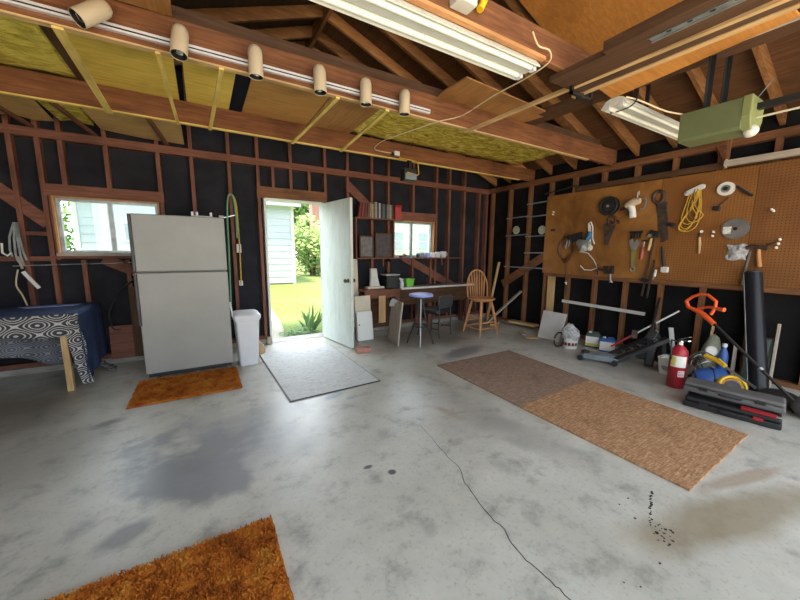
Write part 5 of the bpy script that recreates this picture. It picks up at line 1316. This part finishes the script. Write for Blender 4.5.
# heat gun
t = T('drill', 'cream corded hand drill hanging high on the tool board', 'drill', 2.42, 2.0)
MB().tube([(X1 - .048, 2.50, 2.02), (X1 - .048, 2.46, 2.05), (X1 - .048, 2.39, 2.08), (X1 - .048, 2.33, 2.08)], [.035, .052, .055, .035], 14).build('motor_body', 'beige', t)
MB().tube([(X1 - .048, 2.44, 2.03), (X1 - .048, 2.41, 1.95), (X1 - .048, 2.40, 1.865)], [.045, .040, .042], 12).build('handle', 'label', t)
MB().cyl((X1 - .048, 2.50, 2.015), (X1 - .048, 2.57, 1.985), .022, .014).build('chuck', 'darkmetal', t)
MB().tube([(X1, 2.36, 2.11), (X1, 2.29, 2.12), (X1, 2.275, 2.05), (X1, 2.30, 1.98), (X1, 2.34, 1.98)], .010, 8).build('cord', 'greymetal', t)
MB().tube([(FX, 2.395, 2.12), (X1, 2.39, 2.20), (X1, 2.375, 2.22), (X1, 2.37, 2.17)], .005, 6).build('hanging_loop', 'steel', t)
# big saw
t = T('hand_saw', 'long dark hand saw with ring handle, beside the yellow rope', 'saw', 2.1, 1.85)
MB().prism([(2.17, 2.06), (2.04, 2.04), (1.98, 1.56), (2.05, 1.52), (2.10, 1.70)], (FX - .006, 0, 0), (0, 1, 0), (0, 0, 1), (.005, 0, 0)).build('blade', 'rust', t)
MB().tube([(X1 - .004, 2.135 + .06 * math.cos(k * .45), 2.11 + .075 * math.sin(k * .45)) for k in range(14)], .022, 8, closed=True).build('handle', 'rust', t)
MB().box((X1, 2.09, 1.98), (.012, .12, .12)).build('handle_base', 'rust', t, bevel=.004)
t = T('pulley_block', 'small black block hooked on the pegboard beside the long saw', 'block', 1.96, 1.74)
MB().box((X1 - .006, 1.965, 1.745), (.03, .09, .045), (R(18), 0, 0)).build('block', 'blackplastic', t, bevel=.008); MB().cyl((FX, 1.96, 1.77), (X1 - .02, 1.96, 1.775), .005).build('hook', 'steel', t)
# yellow rope
t = T('rope_hank', 'tangled yellow rope hanging from a white cleat on the pegboard', 'rope', 1.77, 1.9)
MB().prism([(1.86, 2.09), (1.87, 2.12), (1.85, 2.14), (1.70, 2.205), (1.675, 2.19), (1.675, 2.155), (1.83, 2.085)], (FX - .035, 0, 0), (0, 1, 0), (0, 0, 1), (.035, 0, 0)).build('cleat', 'whitepaint', t, bevel=.006)
MB().lathe([(.012, 0), (.012, .006)], (FX - .035, 1.845, 2.115), 12, (-1, 0, 0)).build('screw', 'steel', t)
q = random.Random(12)
for k in range(6):
    yy = q.uniform(1.72, 1.84); w = q.uniform(.035, .10); zb = q.uniform(1.64, 1.82); y2 = q.uniform(1.72, 1.82)
    pts = [(X1 - .012 - .003 * k, yy, 2.15), (X1 - .02, yy + w * .4, 1.98), (X1 - .012 - .003 * k, y2 + w, zb + .06), (X1 - .02, y2, zb), (X1 - .012, y2 - w, zb + .08), (X1 - .02, yy - w * .5, 1.95), (X1 - .012, yy - .01, 2.14)]
    P = [Vector(p) for p in pts]; out = []
    for i in range(len(P) - 1):
        a, b, c, d = P[max(i - 1, 0)], P[i], P[i + 1], P[min(i + 2, len(P) - 1)]
        for j in range(5):
            s = j / 5; out.append(.5 * ((2 * b) + (c - a) * s + (2 * a - 5 * b + 4 * c - d) * s * s + (3 * b - a - 3 * c + d) * s ** 3))
    MB().tube(out + [P[-1]], .0052, 6).build('rope_loop', 'rope' if k < 5 else 'leather', t)
# white pulley
t = T('retractable_reel', 'white round reel with a dangling black hook on the pegboard', 'reel', 1.49, 2.1)
disc(1.485, 2.115, .042, .074, .035, 'label', 'rim', t); disc(1.485, 2.115, .0, .047, .028, 'galv', 'face', t); disc(1.485, 2.115, .0, .02, .042, 'blackplastic', 'hub', t)
MB().tube([(X1 - .01, 1.40, 2.13), (X1 - .01, 1.36, 2.09), (X1 - .005, 1.29, 2.03), (X1, 1.26, 2.01)], .013, 8).build('arm', 'darkmetal', t)
MB().tube([(X1 - .01, 1.45, 2.02), (X1, 1.50, 1.97), (X1, 1.535, 1.93)], .006, 6).build('cord', 'blackplastic', t)
MB().box((X1, 1.545, 1.905), (.03, .07, .05), (R(10), 0, 0)).build('hook', 'blackplastic', t, bevel=.01)
# saw blade and bag
t = T('saw_blade', 'round steel circular saw blade hanging on the pegboard', 'saw blade', 1.36, 1.66)
mb = MB(); n = 40; pts = []
for k in range(n * 2):
    a = PI * k / n; r = .108 if k % 2 else .118
    pts.append((1.36 + r * 1.05 * math.cos(a), 1.665 + r * math.sin(a)))
mb.prism(pts, (FX - .012, 0, 0), (0, 1, 0), (0, 0, 1), (.004, 0, 0)); mb.build('blade', plain('dull_blade_steel', (.40, .40, .38), .35, .8, .3), t)
disc(1.36, 1.665, 0, .018, .016, 'blackplastic', 'arbor_peg', t)
MB().sheet(8, 8, lambda u, v: (FX - .018 - .008 * math.sin(u * 5 + v * 7) ** 2, 1.40 + .07 * u - .01, 1.61 + .08 * v)).build('sticker', 'label', t)
o = MB().sheet(12, 12, lambda u, v: (FX - .012 - .02 * noise.noise(Vector((u * 4, v * 4, 3))) - .03 * math.sin(PI * u) * math.sin(PI * v), 1.23 + .17 * u + .01 * math.sin(v * 8), 1.315 + .175 * v + .01 * math.sin(u * 7))).build('plastic_bag', 'bag', solid=.002); tag(o, 'small clear plastic bag pinned under the circular saw blade', 'bag')
t = T('chisel', 'small chisel with a pale wooden handle hanging left of the blade', 'chisel', 1.66, 1.5)
MB().tube([(X1, 1.650, 1.385), (X1, 1.655, 1.50), (X1, 1.665, 1.58)], [.011, .015, .012], 10).build('handle', 'paleZ', t); MB().tube([(X1, 1.665, 1.58), (X1, 1.66, 1.625)], .010, 8).build('ferrule', 'rust', t); MB().lathe([(.016, 0), (.016, .012)], (FX, 1.655, 1.648), 10, (-1, 0, 0)).build('peg', 'label', t)
def pegs(pl, label):
    t = T('wall_peg', label, 'peg', pl[0][0], pl[0][1])
    for y, z in pl: MB().tube([(FX + .003, y, z), (FX - .03, y, z), (FX - .035, y, z + .015)], .010, 8).build('peg', 'label', t)
    return t
pegs([(1.54, 1.635), (1.545, 1.59)], 'pair of tiny white pegs between the chisel and the circular blade')
pegs([(3.645, 2.06), (3.655, 2.02)], 'two white pegs near the top left corner of the tool board')
pegs([(1.10, 1.845), (1.085, 1.83)], 'white peg on the darker pegboard above the hammer')
pegs([(1.005, 1.535), (1.01, 1.49), (1.02, 1.45)], 'three white peg tips in a column right of the hammer')
o = MB().boxp(FX - .003, 3.60, 1.745, FX + .0, 3.69, 1.78).build('dark_label', 'blackplastic'); tag(o, 'small black rectangle on the smooth tool board near its left edge', 'label')
# hammer
t = T('hammer', 'claw hammer with a tan handle hooked on the darker pegboard', 'hammer', 1.13, 1.4)
MB().tube([(X1 - .02, 1.24, 1.45), (X1 - .025, 1.19, 1.47), (X1 - .025, 1.13, 1.455), (X1 - .02, 1.08, 1.45)], [.022, .018, .02, .026], 12).build('head', 'rust', t)
MB().tube([(X1 - .02, 1.145, 1.45), (X1 - .02, 1.135, 1.34), (X1 - .015, 1.12, 1.25)], [.014, .02, .024], 12).build('handle', 'oakZ', t)
MB().tube([(FX, 1.10, 1.49), (X1 - .03, 1.06, 1.49), (X1 - .03, 1.02, 1.51)], .007, 6).build('hook', 'rust', t)
o = thing('steel_rule', 'grey steel rod hanging beside the hammer, behind the black pipe', 'rod', (FX, 1.21, 1.2)); MB().beam((X1, 1.21, 1.42), (X1, 1.235, 1.04), .016, .012, (1, 0, 0)).build('rod', 'galv', o); MB().cyl((FX, 1.21, 1.41), (X1 - .02, 1.21, 1.41), .006).build('hook', 'rust', o)
# adjustable wrench and plane
t = T('adjustable_wrench', 'big adjustable wrench with a yellowed handle on the tool board', 'wrench', 2.37, 1.4)
MB().prism([(2.365, 1.18), (2.335, 1.18), (2.34, 1.43), (2.33, 1.47), (2.30, 1.52), (2.33, 1.58), (2.36, 1.53), (2.38, 1.53), (2.39, 1.585), (2.43, 1.56), (2.42, 1.49), (2.39, 1.43)], (FX - .022, 0, 0), (0, 1, 0), (0, 0, 1), (.02, 0, 0)).build('head_and_shank', 'steel', t, bevel=.003)
MB().prism([(2.372, 1.20), (2.33, 1.20), (2.335, 1.43), (2.388, 1.43)], (FX - .026, 0, 0), (0, 1, 0), (0, 0, 1), (.006, 0, 0)).build('handle', plain('olive_handle', (.25, .22, .08), .5), t)
MB().lathe([(.022, 0), (.034, .002), (.034, .018), (.022, .02)], (FX - .002, 2.352, 1.165), 16, (-1, 0, 0), caps=False).build('hanging_eye', 'steel', t)
t = T('paint_scraper', 'dark toothed scraper hanging above the adjustable wrench', 'scraper', 2.37, 1.62)
MB().boxp(FX - .02, 2.28, 1.655, FX, 2.44, 1.685).build('bar', 'blackplastic', t)
for k in range(4): MB().boxp(FX - .02, 2.295 + k * .038, 1.585, FX, 2.311 + k * .038, 1.655).build('tooth', 'blackplastic', t)
# screwdriver
t = T('screwdriver', 'screwdriver with a faded red handle beside the adjustable wrench', 'screwdriver', 2.25, 1.4)
MB().tube([(X1 - .008, 2.262, 1.30), (X1 - .008, 2.258, 1.33), (X1 - .008, 2.25, 1.44), (X1 - .008, 2.248, 1.47)], [.012, .02, .02, .013], 12).build('handle', plain('faded_red_plastic', (.38, .10, .08), .5), t)
MB().cyl((X1, 2.248, 1.47), (X1, 2.245, 1.56), .007).build('shaft', 'steel', t); MB().box((X1, 2.245, 1.55), (.02, .06, .02)).build('holder', 'blackplastic', t)
# long clamp
t = T('bar_clamp', 'long dark bar clamp with a wooden grip hanging past the board edge', 'clamp', 2.17, 1.2)
MB().beam((X1 - .01, 2.125, 1.66), (X1 - .01, 2.20, .80), .022, .012, (1, 0, 0)).build('bar', 'rust', t)
MB().beam((X1 - .01, 2.10, 1.30), (X1 - .01, 2.135, .78), .018, .012, (1, 0, 0)).build('second_bar', 'rust', t)
MB().box((X1 - .02, 2.13, 1.64), (.04, .12, .075), (R(15), 0, 0)).build('head', 'blackplastic', t, bevel=.01)
MB().tube([(X1 - .03, 2.158, 1.58), (X1 - .03, 2.165, 1.50), (X1 - .03, 2.175, 1.42)], [.014, .019, .015], 12).build('grip', 'paleZ', t)
MB().cyl((X1 - .04, 2.165, 1.615), (X1 - .06, 2.17, 1.615), .022).build('screw_end', 'steel', t)
MB().box((X1 - .015, 2.17, 1.02), (.035, .11, .05), (R(8), 0, 0)).build('sliding_jaw', 'blackplastic', t, bevel=.008)
# mallet and chisel bottom
t = T('mallet', 'small white headed mallet hanging head down on a black handle', 'mallet', 1.98, 1.2)
MB().box((X1 - .015, 1.972, 1.175), (.05, .085, .075)).build('head', 'label', t, bevel=.014)
MB().tube([(X1 - .01, 1.985, 1.21), (X1 - .01, 2.01, 1.35), (X1 - .005, 2.035, 1.48)], [.014, .017, .008], 10).build('handle', 'blackplastic', t)
o = T('chisel', 'small white handled chisel at the board edge left of the mallet', 'chisel', 2.08, 1.13); MB().tube([(X1, 2.083, 1.08), (X1, 2.072, 1.17)], [.018, .014], 10).build('handle', 'label', o); MB().beam((X1, 2.084, 1.085), (X1, 2.095, 1.04), .014, .004, (1, 0, 0)).build('blade', 'steel', o)
# clamp lamp with cords
t = T('clamp_lamp', 'clamp lamp with a blue socket and metal shade hanging on the tool board', 'lamp', 3.0, 1.5)
MB().lathe([(.015, 0), (.04, .015), (.07, .08), (.095, .17), (.099, .178), (.093, .17), (.065, .08), (.02, .03)], (X1 - .10, 3.13, 1.565), 22, (-.05, -.83, -.52)).build('lamp_shade', plain('grey_enamel_shade', (.42, .46, .44), .35, .3), t)
MB().tube([(X1 - .06, 3.02, 1.56), (X1 - .05, 2.99, 1.62), (X1 - .03, 2.98, 1.70)], [.035, .04, .034], 12).build('socket', plain('teal_plastic', (.02, .12, .22), .45), t)
for k, (a, b) in enumerate(((3.02, 2.955), (3.0, 2.93))):
    MB().tube([(X1 - .02, a, 1.83 - .02 * k), (X1 - .02, a - .02, 1.60), (X1 - .035, b + .02, 1.47)], .011, 8).build('cord', 'whitecord', t)
MB().tube([(X1 - .02, 3.02, 1.83), (X1 - .025, 2.985, 1.85), (X1 - .02, 2.955, 1.78), (X1 - .02, 2.94, 1.60), (X1 - .03, 2.90, 1.52)], .010, 8).build('cord_loop', 'whitecord', t)
MB().lathe([(.03, 0), (.045, .03), (.02, .06)], (X1 - .09, 2.945, 1.46), 16, (-.3, -.9, -.2)).build('bulb', 'bulb', t)
MB().tube([(X1 - .01, 3.14, 1.40), (X1 - .01, 3.0, 1.38), (X1 - .01, 2.90, 1.28), (X1 - .01, 2.83, 1.16), (X1 - .01, 2.92, 1.12), (X1 - .01, 3.03, 1.12), (X1 - .01, 3.10, 1.18)], .0075, 8).build('hanging_cord', 'whitecord', t)
MB().box((X1 - .02, 3.22, 1.62), (.06, .22, .13), (R(-12), 0, 0)).build('clamp_bracket', 'blackplastic', t, bevel=.015)
t = T('chain_hoist', 'rusty brown chain and cord coil hanging at the left of the lamp', 'chain', 3.35, 1.4)
for k in range(4):
    MB().tube([(X1 - .008 - .006 * k, 3.36 + (.10 + .012 * k) * math.cos(a_), 1.44 + (.22 - .02 * k) * math.sin(a_)) for a_ in [j * 2 * PI / 22 for j in range(22)]], .009, 7, closed=True).build('cord_loop', 'copper', t)
MB().tube([(X1 - .03, 3.36, 1.60), (X1 - .05, 3.33, 1.56), (X1 - .05, 3.35, 1.45), (X1 - .03, 3.38, 1.50)], .013, 8).build('white_hook', 'galv', t)
MB().tube([(X1 - .03, 3.30, 1.62), (X1 - .05, 3.29, 1.55), (X1 - .04, 3.31, 1.48)], .012, 8).build('white_hook', 'galv', t)
for k in range(12):
    z = 1.34 - .038 * k
    MB().tube([(X1 - .01 + (.008 * math.cos(a_) if k % 2 else 0), 3.325 + (.013 * math.cos(a_) if k % 2 == 0 else .004), z + .022 * math.sin(a_)) for a_ in [j * 2 * PI / 10 for j in range(10)]], .0048, 6, closed=True).build('chain_link', 'copper', t)
MB().tube([(X1 - .01, 3.325, .90), (X1 - .01, 3.31, .86)], [.02, .008], 8).build('plug_end', 'label', t)
MB().cyl((FX, 3.36, 1.66), (X1 - .06, 3.36, 1.665), .007).build('hook', 'steel', t)
# C clamp
t = T('screw_clamp', 'grey steel clamp fixed over the bottom edge of the tool board', 'clamp', 2.65, 1.1)
mb = MB(); mb.boxp(FX - .05, 2.60, 1.08, FX, 2.72, 1.11); mb.boxp(FX - .05, 2.60, 1.11, FX, 2.63, 1.20); mb.boxp(FX - .05, 2.69, 1.11, FX, 2.73, 1.19); mb.build('frame', 'darkmetal', t, bevel=.004)
MB().cyl((FX - .03, 2.73, 1.13), (FX - .03, 2.82, 1.14), .014).build('screw', 'darkmetal', t); MB().tube([(FX - .03, 2.63, 1.08), (FX - .03, 2.625, 1.0), (FX - .03, 2.61, .96)], .012, 8).build('screw_rod', 'steel', t)
MB().cyl((FX - .03, 2.815, 1.05), (FX - .03, 2.825, 1.22), .009).build('tommy_bar', 'darkmetal', t); MB().cyl((FX - .06, 2.58, .965), (FX, 2.65, .955), .007).build('handle', 'steel', t)
# tin discs and rods between the studs
for y, z, l in ((4.45, 1.80, 'round pale tin disc between the studs, the one nearer the corner'), (3.88, 1.775, 'round pale tin disc between the studs, the one touching the tool board')):
    t = thing('tin_disc', l, 'lid', (5.2, y, z), 'tin discs on the studs')
    MB().lathe([(.075, 0), (.078, .01), (.072, .018), (.05, .014), (.01, .014)], (5.215, y, z), 22, (-1, 0, 0)).build('rim_disc', plain('pale_tin', (.50, .50, .40), .45, .3, .2, 30) if 'pale_tin' not in bpy.data.materials else bpy.data.materials['pale_tin'], t)
    MB().cyl((5.215, y, z), (5.29, y, z), .012).build('stem', 'steel', t)
rods = [(4.65, 4.19, 2.03, 'thin dark rod level with the upper board edge, in the bay nearer the corner'), (4.65, 4.19, 1.70, 'thin dark rod just below the tin disc nearer the corner'), (4.19, 3.76, 2.25, 'highest thin dark rod, in the bay beside the tool board'),
        (4.19, 3.76, 2.02, 'second highest thin dark rod in the bay beside the tool board'), (4.19, 3.76, 1.67, 'thin dark rod just below the tin disc touching the tool board'), (4.19, 3.76, 1.37, 'pale grey rod in the bay beside the tool board, below the tin disc')]
for a, b, z, l in rods:
    o = MB().cyl((5.195, a + .03, z), (5.195, b - .02, z + .01), .011, n=10).build('metal_rod', 'greymetal' if z != 1.37 else 'galv'); tag(o, l, 'rod', 'thin rods between the studs')
o = MB().cyl((5.19, 4.68, 1.10), (5.19, 3.74, 1.10), .012, n=10).build('metal_rod', 'greymetal'); tag(o, 'lowest and longest dark rod, crossing two bays left of the tool board', 'rod')
o = MB().cyl((5.19, 3.86, 2.385), (5.19, 3.3, 2.44), .014, n=10).build('metal_rod', 'darkmetal'); tag(o, 'dark rod lying along the top edge of the smooth tool board', 'rod')

# ------------------------------------------------------------------ camera, light
cam = bpy.data.cameras.new('camera'); co = bpy.data.objects.new('camera', cam); COL.objects.link(co)
yaw, pit, rol = R(30.63), R(8.405), R(-.43)
fw = Vector((math.sin(yaw) * math.cos(pit), math.cos(yaw) * math.cos(pit), -math.sin(pit)))
rt = Vector((math.cos(yaw), -math.sin(yaw), 0)); dn = fw.cross(rt)
rt2 = rt * math.cos(rol) + dn * math.sin(rol); dn2 = -rt * math.sin(rol) + dn * math.cos(rol)
mtx = Matrix((rt2, -dn2, -fw)).transposed().to_4x4(); mtx.translation = Vector((0, 0, 1.39))
co.matrix_world = mtx
cam.sensor_width = 36; cam.lens = 331.8 / 800 * 36; cam.clip_start = .02; cam.clip_end = 200
S.camera = co

w = bpy.data.worlds.new('sky'); S.world = w; w.use_nodes = True
nt = w.node_tree; nt.nodes.clear()
o = nt.nodes.new('ShaderNodeOutputWorld'); bg = nt.nodes.new('ShaderNodeBackground')
tc = nt.nodes.new('ShaderNodeTexCoord'); sp = nt.nodes.new('ShaderNodeSeparateXYZ')
nt.links.new(tc.outputs['Generated'], sp.inputs[0])
nt.links.new(ramp(nt, sp.outputs[2], [(0, (.86, .94, 1.0)), (.6, (.82, .91, 1.0))]), bg.inputs[0])
mr = nt.nodes.new('ShaderNodeMapRange'); mr.interpolation_type = 'SMOOTHSTEP'
nt.links.new(sp.outputs[1], mr.inputs[0]); mr.inputs[1].default_value = -.1; mr.inputs[2].default_value = .9
mr.inputs[3].default_value = .85; mr.inputs[4].default_value = 3.0
nt.links.new(mr.outputs[0], bg.inputs[1])
nt.links.new(bg.outputs[0], o.inputs[0])
sun = bpy.data.lights.new('sun', 'SUN'); so = bpy.data.objects.new('sun', sun); COL.objects.link(so)
sun.energy = 3.4; sun.angle = R(8); sun.color = (1, .86, .66)
so.rotation_euler = Vector((.22, .20, -1)).to_track_quat('-Z', 'Y').to_euler()
so.location = (-6, -8, 12)

S.view_settings.view_transform = 'Standard'; S.view_settings.look = 'None'
S.view_settings.gamma = 1; S.view_settings.use_curve_mapping = False
S.view_settings.exposure = 2.05
S.cycles.max_bounces = 10; S.cycles.diffuse_bounces = 6; S.cycles.use_denoising = True
S.cycles.caustics_reflective = False; S.cycles.caustics_refractive = False
